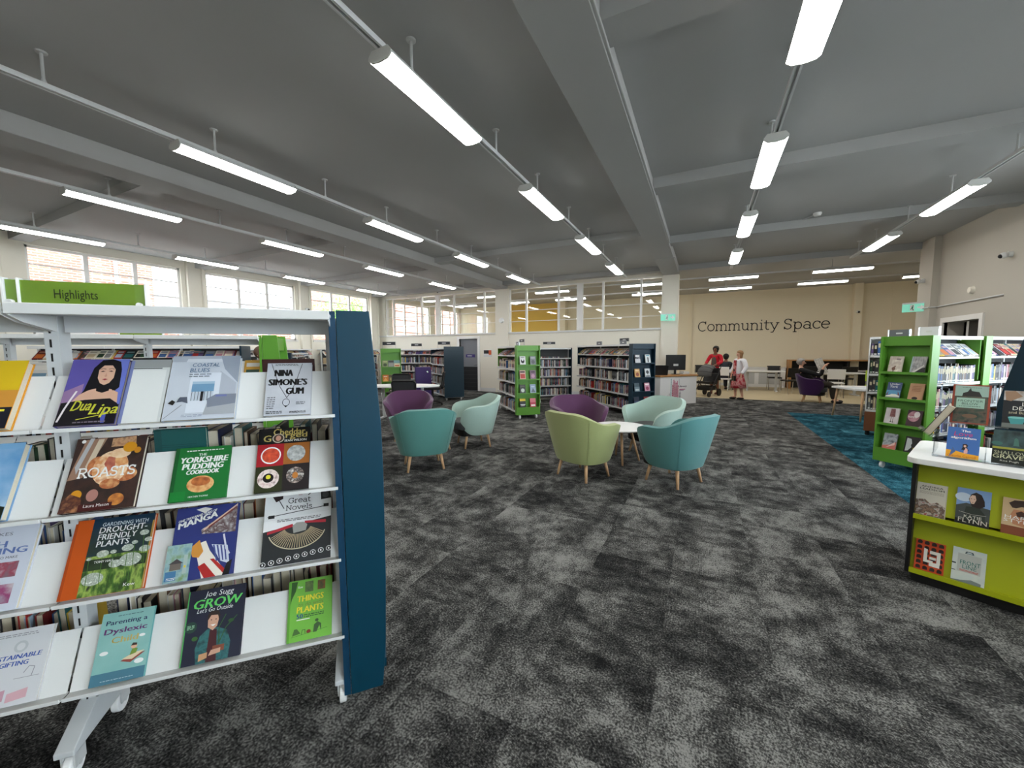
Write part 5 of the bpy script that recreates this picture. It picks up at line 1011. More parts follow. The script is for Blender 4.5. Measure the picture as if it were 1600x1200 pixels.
desk_book('brown memoir of a man in a cap, upper ledge at the right frame edge', .368, .447, .135, .205, (170,120,80), [('r',0,0,1,1,(206,176,136)), ('p',[(.2,.5),(.3,.7),(.9,.7),(1,.4),(1,.2),(.3,.3)],(190,130,96)), ('p',[(.16,.86),(.3,.95),(.6,.98),(1,.96),(1,.8),(.5,.8),(.36,.74),(.26,.74)],(54,36,30)), ('p',[(.36,.62),(.5,.68),(.7,.6),(.6,.5),(.4,.52)],(70,44,34)), ('r',0,0,1,.24,(130,70,44)), ('t','HARRY',.08,.44,1,.53,WHT,.0), ('t','STYLES',.05,.34,.98,.43,WHT,.0)])
hs = [('r',0,0,1,1,(206,74,30))]
for i in range(4):
    for j in range(6): hs += [('e',.14+i*.24,.1+j*.165,.085,.06,(40,26,24)), ('r',.06+i*.24,.04+j*.165,.22+i*.24,.075+j*.165,(60,30,28))]
hs += [('p',[(.3,.3),(.3,.75),(.42,.72),(.42,.3)],(232,226,216)), ('p',[(.5,.2),(.5,.32),(.85,.34),(.85,.2)],(232,226,216)), ('r',.5,.42,.72,.5,(232,226,216)), ('r',.5,.6,.84,.7,(232,226,216)), ('r',.3,.3,.62,.38,(232,226,216)), ('r',.74,.3,.86,.7,(232,226,216))]
desk_book('orange book patterned with dark faces and white letters, lower ledge', .038, .087, .13, .19, (206,74,30), hs)
desk_book('pale blue frontline book with stretcher drawing, lower ledge', .198, .087, .133, .2, (190,206,206), [('r',0,0,1,1,mottled('frontline', [(190,204,204),(206,212,204),(170,186,190)],8)), ('r',.16,.3,.86,.84,(184,188,182)), ('p',[(.4,.93),(.6,.93),(.64,.86),(.36,.86)],(60,80,86)), ('p',[(.44,.91),(.56,.91),(.59,.875),(.41,.875)],(190,204,206)), ('t','FRONT',.24,.53,.84,.65,(40,110,100),.0), ('t','LINE',.32,.41,.74,.52,(40,110,100),.0), ('r',.24,.36,.8,.375,(196,90,80)), ('r',.24,.33,.8,.345,(196,90,80)), ('p',[(0,.02),(.3,.05),(.6,.12),(.9,.08),(.9,0),(0,0)],(120,130,130)), ('r',.0,.5,.12,.54,(50,60,64)), ('r',.0,.3,.12,.32,(50,60,64))])
# clear acrylic stand with books
st = thing('acrylic_stand', 'clear tiered acrylic book stand on the lime desk', 'stand', C0+Matrix.Rotation(RZD, 3, 'Z') @ Vector((.07, .12, .818)), RZD)
b = MB(); b.prism([(0, 0), (.36, 0), (.36, .01), (.30, .45), (.26, .45), (.05, .02), (0, .02)], 0, .005, 'x'); b.build('side_panel', [ACRYL], st)
b = MB(); b.prism([(0, 0), (.36, 0), (.36, .01), (.30, .45), (.26, .45), (.05, .02), (0, .02)], .215, .22, 'x'); b.build('divider', [ACRYL], st)
b = MB(); b.prism([(0, 0), (.36, 0), (.36, .01), (.30, .45), (.26, .45), (.05, .02), (0, .02)], .44, .445, 'x'); b.build('side_panel', [ACRYL], st)
for y, z in ((.0, .004), (.13, .205)):
    b = MB(); b.b2(.005, .44, y, y+.05, z-.004, z); b.b2(.005, .44, y-.002, y+.002, z-.004, z+.012); b.build('ledge', [ACRYL], st)
def stand_book(label, u, tier, w_, h_, base, sh, t=.02, tilt=15, **kw):
    y, z = ((.125, .8225), (.255, 1.0235))[tier]
    p = C0+Matrix.Rotation(RZD, 3, 'Z') @ Vector((u, y+.0, z+.006)); return face_book(label, w_, h_, t, p, RZD, rad(tilt), base, sh, group='books on the acrylic stand', **kw)
SEA = mottled('seabed', [(36,48,44), (60,72,60), (90,80,66), (30,36,36)], 24)
stand_book('red-bordered book with a castle island, upper tier of the acrylic stand', .128, 1, .158, .252, (150,66,46), [('r',.06,.03,.94,.97,SEA), ('r',.06,.7,.94,.97,(150,176,164)), ('p',[(.26,.7),(.28,.78),(.4,.82),(.47,.92),(.5,.84),(.7,.82),(.78,.7)],(44,42,40)), ('r',.12,.40,.86,.66,(156,188,170)), ('t','FRONTIER',.16,.555,.82,.61,(60,80,70),.0), ('t','BELOW',.27,.48,.70,.54,(60,80,70),.0), ('e',.5,.2,.2,.05,(110,86,66))]+greek(.25,.915,.75,.935,1,(70,90,80))+greek(.2,.43,.78,.46,1,(80,100,90)))
stand_book('blue romance with pink script and yellow foot, lower tier of the acrylic stand', .128, 0, .134, .19, (62,104,168), [('r',0,0,1,1,(66,108,172)), ('p',[(0,0),(1,0),(1,.14),(.6,.17),(.3,.22),(0,.24)],(226,160,40)), ('p',[(.1,.0),(.2,.34),(.3,.2)],(70,96,140)), ('t','The',.42,.86,.70,.93,WHT,.03), ('t','Love',.20,.72,.76,.86,(206,60,110),.0,.04), ('t','algorithm',.12,.61,.88,.70,WHT,.03), ('p',[(.5,.34),(.5,.46),(.6,.48),(.66,.44),(.64,.36),(.7,.26),(.46,.28)],(40,30,34)), ('e',.57,.4,.04,.04,(214,170,150)), ('p',[(.54,.22),(.6,.36),(.66,.3),(.66,.18),(.56,.16)],(220,170,160)), ('t','Claudia Carroll',.06,.03,.92,.10,(170,90,20),.0)])
stand_book('dark thriller with a small lighthouse, lower tier at the right frame edge', .31, 0, .135, .2, (24,30,30), [('r',0,.5,1,1,mottled('thriller_sky', [(30,50,52), (56,80,80), (20,30,32)], 14)), ('r',0,0,1,.44,(26,32,28)), ('r',0,.44,1,.50,(150,150,60)), ('p',[(.56,.56),(.72,.56),(.68,.76),(.62,.8),(.58,.76)],(70,110,100)), ('e',.12,.6,.16,.06,(60,100,94)), ('t','SHALLOW',.06,.29,1.0,.385,(176,180,150),.0), ('t','GRAVES',.03,.165,.98,.28,(206,206,170),.008), ('t','Roz Pugh',.24,.06,.74,.12,(200,200,190),.0)])
stand_book('dark crime book with a teal bowl, upper tier at the right frame edge', .336, 1, .14, .225, (30,32,34), [('r',0,.7,1,1,mottled('kitchen', [(140,150,160), (190,190,186), (120,96,80)], 10)), ('r',.0,.3,1,.74,(30,34,38)), ('p',[(.02,.98),(.3,1),(.5,.86),(.2,.72),(.06,.74)],(150,120,96)), ('r',0,0,1,.12,(110,116,110)), ('p',[(.15,.28),(.62,.28),(.56,.12),(.24,.1)],(70,150,150)), ('e',.385,.28,.235,.03,(120,190,186)), ('e',.8,.18,.16,.1,(170,160,146)), ('t','LIFE',.5,.60,.86,.70,(226,226,214),.0), ('t','DEATH',.26,.48,.96,.58,(226,226,214),.0), ('t','and Biscuits',.16,.38,.9,.45,(190,180,150),.0)])
# book leaning on a clear tray at the stand's left end
p = C0+Matrix.Rotation(RZD, 3, 'Z') @ Vector((.055, .22, .93))
tr_ = thing('acrylic_tray', 'clear acrylic ledge at the left end of the stand', 'stand', p, RZD)
b = MB(); b.prism([(.0, .0), (-.06, .05), (-.064, .046), (-.002, -.006), (.03, .03), (.028, .034)], -.02, .12, 'y'); b.b2(.012, .016, .0, .1, -.112, .03); b.build('tray', [ACRYL], tr_)
o = thing('book', 'thick dark book seen edge-on leaning on the clear tray', 'book', p+Vector((-.012, .03, .012)), rot=(0, rad(28), RZD), group='books on the acrylic stand')
b = MB(); b.b2(-.02, -.017, .0, .14, 0, .22); b.b2(.017, .02, .0, .14, 0, .22); b.b2(-.02, .02, .137, .14, 0, .22); b.build('cover', [ink((40,34,32))], o); b = MB(); b.b2(-.017, .017, .004, .137, .003, .216); b.build('pages', [PAPER], o)

# ================================================================ reception desk and computers
rd = thing('reception_desk', 'white reception desk with wooden top and word cloud front', 'desk', (-1.04, 11.28, 0), rad(49))
b = MB(); b.b2(0, 1.34, 0, .46, 0, .78); b.build('body', [WPLASTIC], rd); b = MB(); b.b2(-.03, 1.37, -.03, .5, .78, .82); b.build('desk_top', [OAK], rd, bevel=.004)
ws = [('t','Library',.50,.60,.72,.68,(60,30,80),.02), ('r',.52,.52,.68,.545,(196,90,140)), ('r',.52,.49,.64,.51,(120,60,110))]
rr = random.Random(2)
for u, h0, h1, c in ((.29,.15,.95,(110,170,176)),(.33,.3,.72,(190,70,110)),(.36,.18,.9,(206,110,140)),(.39,.2,.85,(200,80,120)),(.42,.16,.8,(206,120,150)),(.45,.2,.86,(196,90,130)),(.475,.24,.7,(220,140,160)),(.53,.12,.46,(60,60,80)),(.50,.7,.92,(200,200,206)),(.24,.2,.42,(190,180,184)),(.2,.24,.34,(180,150,160))):
    v = h0
    while v < h1: l = rr.uniform(.02, .06); ws.append(('r',u-.011,v,u+.011,min(h1, v+l),c)); v += l+.012
mb, ms = printing(ws, 1.34, .76); o = mb.build('word_cloud', ms, rd); o.location = (0, -.001, .01)
def monitor(loc, rz, label, w_=.5, h_=.3, laptop=False):
    t = thing('computer_monitor', label, 'monitor', loc, rz)
    if laptop:
        b = MB(); b.b2(-w_/2, w_/2, -.12, .12, 0, .018); b.build('keyboard_base', [BLACK], t); b = MB(); T = Matrix.Translation((0, .12, .018)) @ Matrix.Rotation(rad(-15), 4, 'X'); b.b2(-w_/2, w_/2, 0, .012, 0, h_, 0, T); b.build('screen', [BLACK], t)
    else:
        b = MB(); b.b2(-w_/2, w_/2, 0, .035, .12, .12+h_); b.build('screen', [BLACK], t, bevel=.006); b = MB(); b.b2(-.03, .03, .03, .06, .01, .22); b.build('stand', [BLACK], t); b = MB(); b.lathe([(.0,0),(.12,0),(.12,.012),(0,.016)], 20); b.build('foot', [BLACK], t); b = MB(); b.b2(-.07, .07, -.004, 0, .24, .3); b.build('rear_label', [GREY], t)
Rd = Matrix.Translation((-1.04, 11.28, .06)) @ Matrix.Rotation(rad(49), 4, 'Z')
monitor(Rd @ Vector((.22, .3, .76)), rad(200), 'black laptop at the left end of the reception desk', .42, .27, True)
monitor(Rd @ Vector((.85, .3, .76)), rad(30), 'black monitor turned away on the reception desk', .58, .44)
kb = thing('desk_phone', 'grey telephone on the reception desk', 'telephone', Rd @ Vector((1.2, .32, .76)), rad(40)); b = MB(); b.prism([(-.1,0),(.1,0),(.1,.07),(-.1,.03)], -.09, .09, 'y'); b.build('body', [GREY], kb); b = MB(); b.b2(-.09, -.04, -.1, .1, .05, .085); b.build('handset', [WHITE], kb)

# ================================================================ far tables and chairs
def stack_chair(loc, rz, label, m=None, white=False):
    t = thing('meeting_chair', label, 'chair', loc, rz, 'meeting chairs'); m = m or BLACK
    b = MB(); b.b2(-.22, .22, -.21, .21, .43, .475); b.build('seat', [m], t, bevel=.012)
    b = MB(); T = Matrix.Translation((0, .2, .60)) @ Matrix.Rotation(rad(-8), 4, 'X'); b.b2(-.22, .22, 0, .03, -.02, .30, 0, T); b.build('backrest', [m], t, bevel=.01)
    for x in (-.2, .2):
        b = MB(); b.tube([(x, -.22, 0), (x, -.18, .43)], .011, 8); b.build('leg', [CHROME], t)
        b = MB(); b.tube([(x, .26, 0), (x, .19, .44), (x, .23, .86)], .011, 8); b.build('leg', [CHROME], t)
def long_table(loc, rz, label, L=1.4, W_=.75):
    t = thing('meeting_table', label, 'table', loc, rz, 'white meeting tables')
    b = MB(); b.prism(rrect(-L/2, L/2, -W_/2, W_/2, .1), .715, .74, 'z'); b.build('table_top', [WPLASTIC], t)
    for x in (-L/2+.25, L/2-.25):
        b = MB(); b.cyl((x, 0, .03), (x, 0, .715), .04, n=12); b.build('column', [GREY], t)
        b = MB(); b.b2(x-.03, x+.03, -.3, .3, .0, .04); b.build('foot', [GREY], t)
    b = MB(); b.b2(-L/2+.25, L/2-.25, -.02, .02, .66, .7); b.build('beam', [GREY], t)
long_table((1.95, 17.0, 0), rad(-3), 'white meeting table behind the woman in the white jacket')
long_table((4.05, 16.4, 0), rad(5), 'white meeting table beyond the reading man')
long_table((.55, 17.3, 0), rad(0), 'white meeting table behind the pushchair', 1.2)
stack_chair((2.45, 17.75, 0), rad(0), 'black chair on the far side of the white table by the wooden console')
stack_chair((2.7, 16.2, 0), rad(200), 'black chair drawn out nearer the camera from the white table')
stack_chair((1.1, 17.9, 0), rad(10), 'black chair against the community wall behind the women')
stack_chair((-.1, 17.9, 0), rad(0), 'black chair behind the pushchair by the wall')
for k, x in enumerate((3.55, 4.7, 5.85)): stack_chair((x, 18.0, .0), rad(180), 'black chair at the wooden console, %s from its left end' % ORD[k])
stack_chair((3.75, 15.55, 0), rad(175), 'white shell chair beyond the reading man', WPLASTIC)
stack_chair((4.55, 14.9, 0), rad(160), 'lime green chair beside the white tower', mat('lime_plastic', (170,205,60), .4))
cs = thing('console_unit', 'long wooden computer console along the community wall', 'console', (3.0, 18.35, 0), 0)
b = MB(); b.b2(0, .08, 0, .6, 0, 1.12); b.build('end_panel', [OAK], cs); b = MB(); b.b2(3.6, 3.68, 0, .6, 0, 1.12); b.build('end_panel', [OAK], cs)
b = MB(); b.b2(.08, 3.6, .0, .6, 1.08, 1.12); b.build('top', [OAK], cs); b = MB(); b.b2(.08, 3.6, .56, .6, 0, 1.08); b.build('back_panel', [DARK], cs); b = MB(); b.b2(.08, 3.6, .0, .56, .70, .73); b.build('worktop', [WPLASTIC], cs)
for x in (.9, 1.8, 2.7):
    b = MB(); b.b2(x, x+.03, .1, .56, .73, 1.08); b.build('divider', [DARK], cs)
b = MB(); b.b2(0, 1.9, 0, .2, .0, .78); bk = thing('radiator_shelf', 'white boxed ledge along the community wall', 'ledge', (1.05, YC-.25, 0)); b.build('casing', [WPLASTIC], bk); b = MB(); b.b2(-.02, 1.92, -.02, .2, .78, .81); b.build('ledge_top', [WPLASTIC], bk); b = MB(); [b.b2(.1+.9*k, .85+.9*k, -.01, 0, .12, .66) for k in range(2)]; b.build('grille', [GREY], bk)
# angular coffee table near the blue carpet
ct = thing('coffee_table', 'angular white table with wooden legs at the blue carpet edge', 'table', (3.25, 10.85, 0), rad(12))
b = MB(); b.prism([(-.52, .45), (-.45, -.3), (-.2, -.55), (.6, -.5), (.6, .5), (-.3, .6)], .64, .68, 'z'); b.build('table_top', [WPLASTIC], ct, bevel=.004)
for x, y in ((-.42, .4), (-.33, -.35), (.48, -.4), (.48, .4)):
    b = MB(); b.cyl((x*1.12, y*1.12, 0), (x, y, .64), .018, .026, 10); b.build('leg', [WOOD], ct, smooth=True)
b = MB(); b.b2(-.4, .3, -.3, .15, .681, .684); nb_ = b.build('paper_sheet', [mat('sheet', (224,230,236), .6)]); nb_.location = (3.25, 10.85, 0); nb_.rotation_euler = (0, 0, rad(12)); tag(nb_, 'large pale sheet lying on the angular white table', 'paper')
# oval table with mesh chair on the left, purple trolley
ov = thing('oval_table', 'long oval white table in front of the far left bookcases', 'table', (-6.15, 6.85, 0), rad(24))
b = MB(); b.prism([(.85*math.cos(6.2832*i/40), .42*math.sin(6.2832*i/40)) for i in range(40)], .72, .745, 'z'); b.build('table_top', [WPLASTIC], ov)
for x in (-.45, .45):
    b = MB(); b.cyl((x, 0, .02), (x, 0, .72), .035); b.build('column', [GREY], ov); b = MB(); b.b2(x-.03, x+.03, -.28, .28, 0, .035); b.build('foot', [GREY], ov)
MESH = mat('mesh_black', (40,40,42), .8)
def task_chair(loc, rz, label):
    t = thing('task_chair', label, 'chair', loc, rz, 'task chairs')
    b = MB(); b.prism(rrect(-.24, .24, -.24, .24, .08), .44, .5, 'z'); b.build('seat', [BLACK], t)
    fr = [(-.22, .28, .52), (-.24, .33, .88), (-.2, .34, .92), (.2, .34, .92), (.24, .33, .88), (.22, .28, .52), (-.22, .28, .52)]
    b = MB(); b.tube(fr, .02, 8); b.build('back_frame', [BLACK], t); b = MB(); b.add([(-.22,.285,.53), (.22,.285,.53), (.23,.335,.9), (-.23,.335,.9)], [(0,1,2,3)]); o = b.build('back_mesh', [MESH], t); so = o.modifiers.new('s', 'SOLIDIFY'); so.thickness = .006
    b = MB(); b.cyl((0, 0, .1), (0, 0, .44), .03); b.b2(-.03, .03, .2, .3, .45, .56); b.build('stem', [BLACK], t)
    for k in range(5):
        a = rad(72*k); b = MB(); b.cyl((0, 0, .1), (.28*math.cos(a), .28*math.sin(a), .06), .02, .014, 8); b.sphere((.28*math.cos(a), .28*math.sin(a), .03), .03, 10, 6); b.build('star_leg', [BLACK], t)
task_chair((-5.55, 6.35, 0), rad(205), 'black mesh task chair tucked at the oval table')
task_chair((-6.95, 7.55, 0), rad(25), 'black task chair on the far side of the oval table')
task_chair((-6.9, 8.9, 0), rad(-60), 'black task chair standing by the purple trolley')
pt = thing('book_trolley', 'purple book trolley on wheels before the petrol-ended bookcase', 'trolley', (-7.98, 9.82, 0), rad(45))
b = MB(); b.b2(-.24, .24, -.2, .2, .12, 1.02); b.build('body', [PURPLE], pt, bevel=.006); b = MB(); b.tube([(-.26, -.2, 1.02), (-.26, -.2, 1.1), (.26, -.2, 1.1), (.26, -.2, 1.02)], .015); b.tube([(-.26, .2, 1.02), (-.26, .2, 1.1), (.26, .2, 1.1), (.26, .2, 1.02)], .015); b.build('rail', [BLACK], pt)
for x in (-.18, .18):
    for y in (-.15, .15): b = MB(); b.cyl((x, y-.015, .05), (x, y+.015, .05), .05, n=14); b.b2(x-.02, x+.02, y-.02, y+.02, .09, .12); b.build('caster', [WPLASTIC], pt)
b = MB(); b.b2(.1, .15, -.204, -.2, .85, .9); b.build('lock_plate', [CHROME], pt)

# ================================================================ wall fittings
def letter_things():
    t = thing('wall_lettering', 'black serif lettering reading Community Space on the cream wall', 'sign', (-.28, YC, 2.34))
    x = 0.; tot = sum(GL[c][0] for c in 'Community Space'); sc = 4.62/tot
    for ch in 'Community Space':
        adv, stk = GL[ch]
        if stk:
            mb = MB()
            for p in stk: ribbon(mb, [((q[0]+x)*sc, q[1]*sc) for q in p], .06*sc, .002, .014)
            o = MB(); o.add([(v[0], -v[2], v[1]) for v in mb.v], mb.f); o.build('letter', [INK], t)
        x += adv
letter_things()
EXG = mat('exit_green', (120,200,176), .4, emit=.22)
def exit_sign(loc, rz, label, flip=False):
    t = thing('exit_sign', label, 'sign', loc, rz)
    b = MB(); b.b2(-.2, .2, -.012, .012, 0, .18); b.build('panel', [EXG], t); b = MB(); b.b2(-.2, .2, -.02, .02, .18, .215); b.build('housing', [WHITE], t)
    sh = [('r',.34,.12,.52,.9,WHT), ('e',.46,.78,.03,.07,(30,120,90)), ('p',[(.40,.64),(.48,.7),(.46,.42),(.52,.16),(.47,.16),(.43,.38),(.36,.3),(.34,.36),(.41,.46)],(30,120,90)), ('p',[(.64,.42),(.78,.42),(.78,.2),(.95,.52),(.78,.84),(.78,.62),(.64,.62)],WHT)]
    if flip: sh = [s_ for s_ in sh]
    mb, ms = printing(sh, .4, .18); o = mb.build('pictogram', ms, t); o.location = (-.2, -.0125, 0)
exit_sign((-.98, YF-.3, 2.38), rad(12), 'lit green exit sign on the column by the community space')
b = MB(); b.b2(-1.2, -1.17, YF-.3, YF-.07, 2.56, 2.6); o = b.build('sign_bracket', [GREY]); tag(o, 'bracket holding the exit sign on the column', 'bracket')
exit_sign((4.3, 12.2, 2.36), rad(-35), 'lit green exit sign on the right pier')
def cctv(loc, rz, label):
    t = thing('security_camera', label, 'camera', loc, rz, 'security cameras')
    b = MB(); b.cyl((0, .0, 0), (0, -.05, 0), .05, .045, 16); b.build('mount', [WHITE], t); b = MB(); b.sphere((0, -.09, -.01), .052, 14, 8); b.build('housing', [WHITE], t); b = MB(); b.sphere((0, -.125, -.02), .035, 12, 8); b.build('lens', [BLACK], t)
cctv((-9.4, YF, 3.84), 0, 'dome security camera above the internal window left of the column')
cctv((XR-.06, 9.5, 3.05), rad(-90), 'dome security camera on the right pilaster')
cctv((XR-.12, 12.2, 3.05), rad(-90), 'dome security camera on the pier by the exit sign')
cctv((XL+.12, 2.45, 3.05), rad(90), 'dome security camera left of the first window')
cctv((XL+.12, 9.17, 3.0), rad(90), 'dome security camera between the left windows')
cctv((5.07, YC-.25, 2.9), 0, 'dome security camera on the community wall pilaster')
al = thing('wall_sounder', 'small cream alarm sounder on the right wall', 'alarm', (XR, 10.6, 2.62), rad(-90)); b = MB(); b.cyl((0,0,0), (0,-.06,0), .07, .055, 18); b.build('body', [PAINT], al)
al = thing('smoke_detector', 'smoke detector with conduit on the right ceiling', 'detector', (1.75, 8.9, ZC), 0); b = MB(); b.lathe([(0,-.05),(.05,-.05),(.065,-.02),(.065,0),(0,0)], 20); b.build('body', [WPLASTIC], al); b = MB(); b.tube([(0, 0, -.01), (-.15, .29, -.01)], .012); b.build('conduit', [GREY], al)
al = thing('wall_sounder', 'round white bell on the column between internal windows', 'alarm', (-6.62, YF-.07, 2.62), 0); b = MB(); b.cyl((0,0,0), (0,-.07,0), .1, .08, 20); b.build('body', [WPLASTIC], al)
nt_ = thing('wall_notice', 'small red and white notice beside the far doorway', 'notice', (-7.25, YF, 1.3), 0); b = MB(); b.b2(-.17, .17, -.01, 0, 0, .26); b.build('board', [WHITE], nt_); b = MB(); b.b2(-.16, .05, -.012, -.01, .12, .25, 0); b.build('dark_panel', [DARK], nt_); b = MB(); b.b2(.05, .16, -.012, -.01, .08, .25); b.build('red_panel', [ink((200,90,50))], nt_)
# ================================================================ people
def skel(name, P, E, root, m, parent, sub=2):
    bm = bmesh.new(); lay = bm.verts.layers.skin.verify(); V = {}
    for k, p in P.items():
        v = bm.verts.new(p[:3]); rx = p[3]; ry = p[4] if len(p) > 4 else p[3]; v[lay].radius = (rx, ry); v[lay].use_root = (k == root); V[k] = v
    for a, b in E: bm.edges.new((V[a], V[b]))
    me = bpy.data.meshes.new(name); bm.to_mesh(me); bm.free(); me.materials.append(m)
    o = bpy.data.objects.new(name, me); COL.objects.link(o); o.parent = parent
    sk = o.modifiers.new('skin', 'SKIN'); sk.use_smooth_shade = True; sk.branch_smoothing = .6
    sb = o.modifiers.new('sub', 'SUBSURF'); sb.levels = sub; sb.render_levels = sub
    return o
def chain(P, E, names, pts):
    for n, p in zip(names, pts): P[n] = p
    for a, b in zip(names[:-1], names[1:]): E.append((a, b))
def hand(P, E, side, wrist, d, up_=(0,0,1)):
    # palm and five curled fingers continuing from the wrist along d
    w_ = Vector(wrist); d = Vector(d).normalized(); s = d.cross(Vector(up_)).normalized(); u = s.cross(d)
    pm = w_+d*.06; P[side+'palm'] = (*pm, .034, .018); E.append((side+'wr', side+'palm'))
    for i, (o, l) in enumerate(((-.027,.055), (-.009,.065), (.009,.062), (.026,.05))):
        a = pm+d*.035+s*o; b = a+d*l*.6-u*.008; c = b+d*l*.4-u*.02
        for n, q, r in (('a', a, .0095), ('b', b, .0085), ('c', c, .0075)): P['%sf%d%s' % (side, i, n)] = (*q, r)
        E += [(side+'palm', '%sf%da' % (side, i)), ('%sf%da' % (side, i), '%sf%db' % (side, i)), ('%sf%db' % (side, i), '%sf%dc' % (side, i))]
    a = w_+d*.03-s*.035; b = a+d*.03-s*.015; c = b+d*.025
    for n, q, r in (('a', a, .011), ('b', b, .01), ('c', c, .0085)): P[side+'t'+n] = (*q, r)
    E += [(side+'palm', side+'ta'), (side+'ta', side+'tb'), (side+'tb', side+'tc')]
def head(P, E, neck, tilt=(0,0)):
    n = Vector(neck); fx, fz = tilt
    pts = [('nk', (n.x, n.y, n.z, .05)), ('jaw', (n.x, n.y-.02+fx*.3, n.z+.075, .062, .068)), ('sk', (n.x, n.y-.012+fx*.7, n.z+.145, .076, .088)), ('cr', (n.x, n.y+.0+fx, n.z+.20, .05, .06))]
    for k, p in pts: P[k] = p
    E += [('nk', 'jaw'), ('jaw', 'sk'), ('sk', 'cr')]
    P['nose'] = (n.x, n.y-.118+fx*.6, n.z+.10, .012); E.append(('sk', 'nose'))
def face(parent, neck, skinm, fx=0.):
    n = Vector(neck)
    for x in (-.03, .03):
        b = MB(); b.sphere((n.x+x, n.y-.088+fx*.6, n.z+.13), .011, 10, 6); b.build('eye', [INK], parent)
    for x in (-.078, .078):
        b = MB(); b.sphere((n.x+x, n.y+.0+fx*.6, n.z+.115), .022, 10, 6, sc=(.4, .7, 1.2)); b.build('ear', [skinm], parent)
    b = MB(); b.sphere((n.x, n.y-.085+fx*.4, n.z+.068), .02, 10, 6, sc=(1.2, .4, .35)); b.build('mouth', [mat('lips', (150,80,76), .5)], parent)
SK1 = mat('skin_brown', (120,78,58), .55); SK2 = mat('skin_fair', (214,166,142), .55)
def stand_person(label, loc, rz, Ht, skinm, arms, legs_x=.09, stride=0.):
    s = Ht/1.65; t = thing('person', label, 'person', loc, rz); t.scale = (s, s, s)
    P, E = {}, []
    P['pel'] = (0, 0, .88, .13, .11); P['wst'] = (0, 0, 1.04, .115, .095); P['chs'] = (0, .01, 1.24, .135, .1); P['sh'] = (0, .015, 1.36, .075, .07)
    E += [('pel', 'wst'), ('wst', 'chs'), ('chs', 'sh'), ('sh', 'nk')]
    head(P, E, (0, .0, 1.43))
    for sd, x in (('L', -1), ('R', 1)):
        k = stride*x
        chain(P, E, [sd+'hip', sd+'kn', sd+'an', sd+'to'], [(x*legs_x, 0, .82, .085), (x*legs_x, -.01+k*.5, .47, .06), (x*legs_x, .03+k, .09, .04), (x*(legs_x+.01), -.11+k, .035, .035)])
        E.append(('pel', sd+'hip'))
        el, wr, dr = arms[sd]
        chain(P, E, [sd+'so', sd+'el', sd+'wr'], [(x*.175, .02, 1.345, .052), (*el, .04), (*wr, .028)]); E.append(('sh', sd+'so')); hand(P, E, sd, wr, dr)
    skel('body', P, E, 'pel', skinm, t); face(t, (0, 0, 1.43), skinm)
    return t, P
def sleeve_top(t, P, m, low, name='cardigan', grow=.022, arms=True, cuff=.85):
    Q, E = {}, []
    Q['a'] = (0, 0, low, .15, .125); Q['b'] = (0, 0, 1.04, .142, .12); Q['c'] = (0, .01, 1.24, .155, .122); Q['d'] = (0, .015, 1.355, .09, .085)
    E += [('a', 'b'), ('b', 'c'), ('c', 'd')]
    if arms:
        for sd in 'LR':
            so, el, wr = [Vector(P[sd+k][:3]) for k in ('so', 'el', 'wr')]
            Q[sd+'1'] = (*so, .07); Q[sd+'2'] = (*el, .058); Q[sd+'3'] = (*(el.lerp(wr, cuff)), .045); E += [('d', sd+'1'), (sd+'1', sd+'2'), (sd+'2', sd+'3')]
    return skel(name, Q, E, 'b', m, t)
def skirt(t, m, prof, name='skirt'):
    b = MB(); b.lathe(prof, 28, sx=1., sy=.82); return b.build(name, [m], t, smooth=True)
def hair(t, m, neck, long=.1, bun=False):
    n = Vector(neck); b = MB()
    b.sphere((n.x, n.y+.015, n.z+.155), .105, 18, 12, sc=(.95, 1.02, 1.0))
    # open the face: push front lower vertices back
    vs = []
    for v in b.v:
        x, y, z = v
        if y < n.y-.03 and z < n.z+.175: y = n.y-.02
        if z < n.z+.1: z = z-long*(1 if y > n.y-.025 else .8); 
        vs.append((x, y, z))
    b.v = vs
    if bun: b.sphere((n.x, n.y+.11, n.z+.2), .05)
    return b.build('hair', [m], t, smooth=True)
def shoes(t, P, m):
    for sd in 'LR':
        a = Vector(P[sd+'an'][:3]); q = Vector(P[sd+'to'][:3]); b = MB(); b.sphere(((a.x+q.x)/2, (a.y+q.y)/2-.005, .04), .5, 14, 8, sc=(.1, .26, .08)); b.build('shoe', [m], t, smooth=True)
# woman with the pushchair
arms = {'L': ((-.24, -.10, 1.12), (-.16, -.34, 1.06), (.2, -.9, -.2)), 'R': ((.25, -.06, 1.12), (.17, -.32, 1.04), (-.1, -.9, -.2))}
wl = (.36, 15.0, 0)
t, P = stand_person('person with dark hair in a red cardigan behind the pushchair', wl, rad(-28), 1.62, SK1, arms, stride=.03)
sleeve_top(t, P, mat('red_knit', (186,24,44), .9), .80)
b = MB(); b.sphere((0, -.085, 1.12), .1, 14, 10, sc=(.85, .5, 1.9)); b.build('blouse', [mat('grey_brown_top', (90,78,72), .9)], t, smooth=True)
skirt(t, mat('black_skirt', (20,20,24), .9), [(.15,.92), (.17,.8), (.19,.6), (.2,.5)]); hair(t, mat('hair_black', (22,18,18), .6), (0, 0, 1.43), .04, True); shoes(t, P, mat('brown_sandal', (96,52,44), .6))
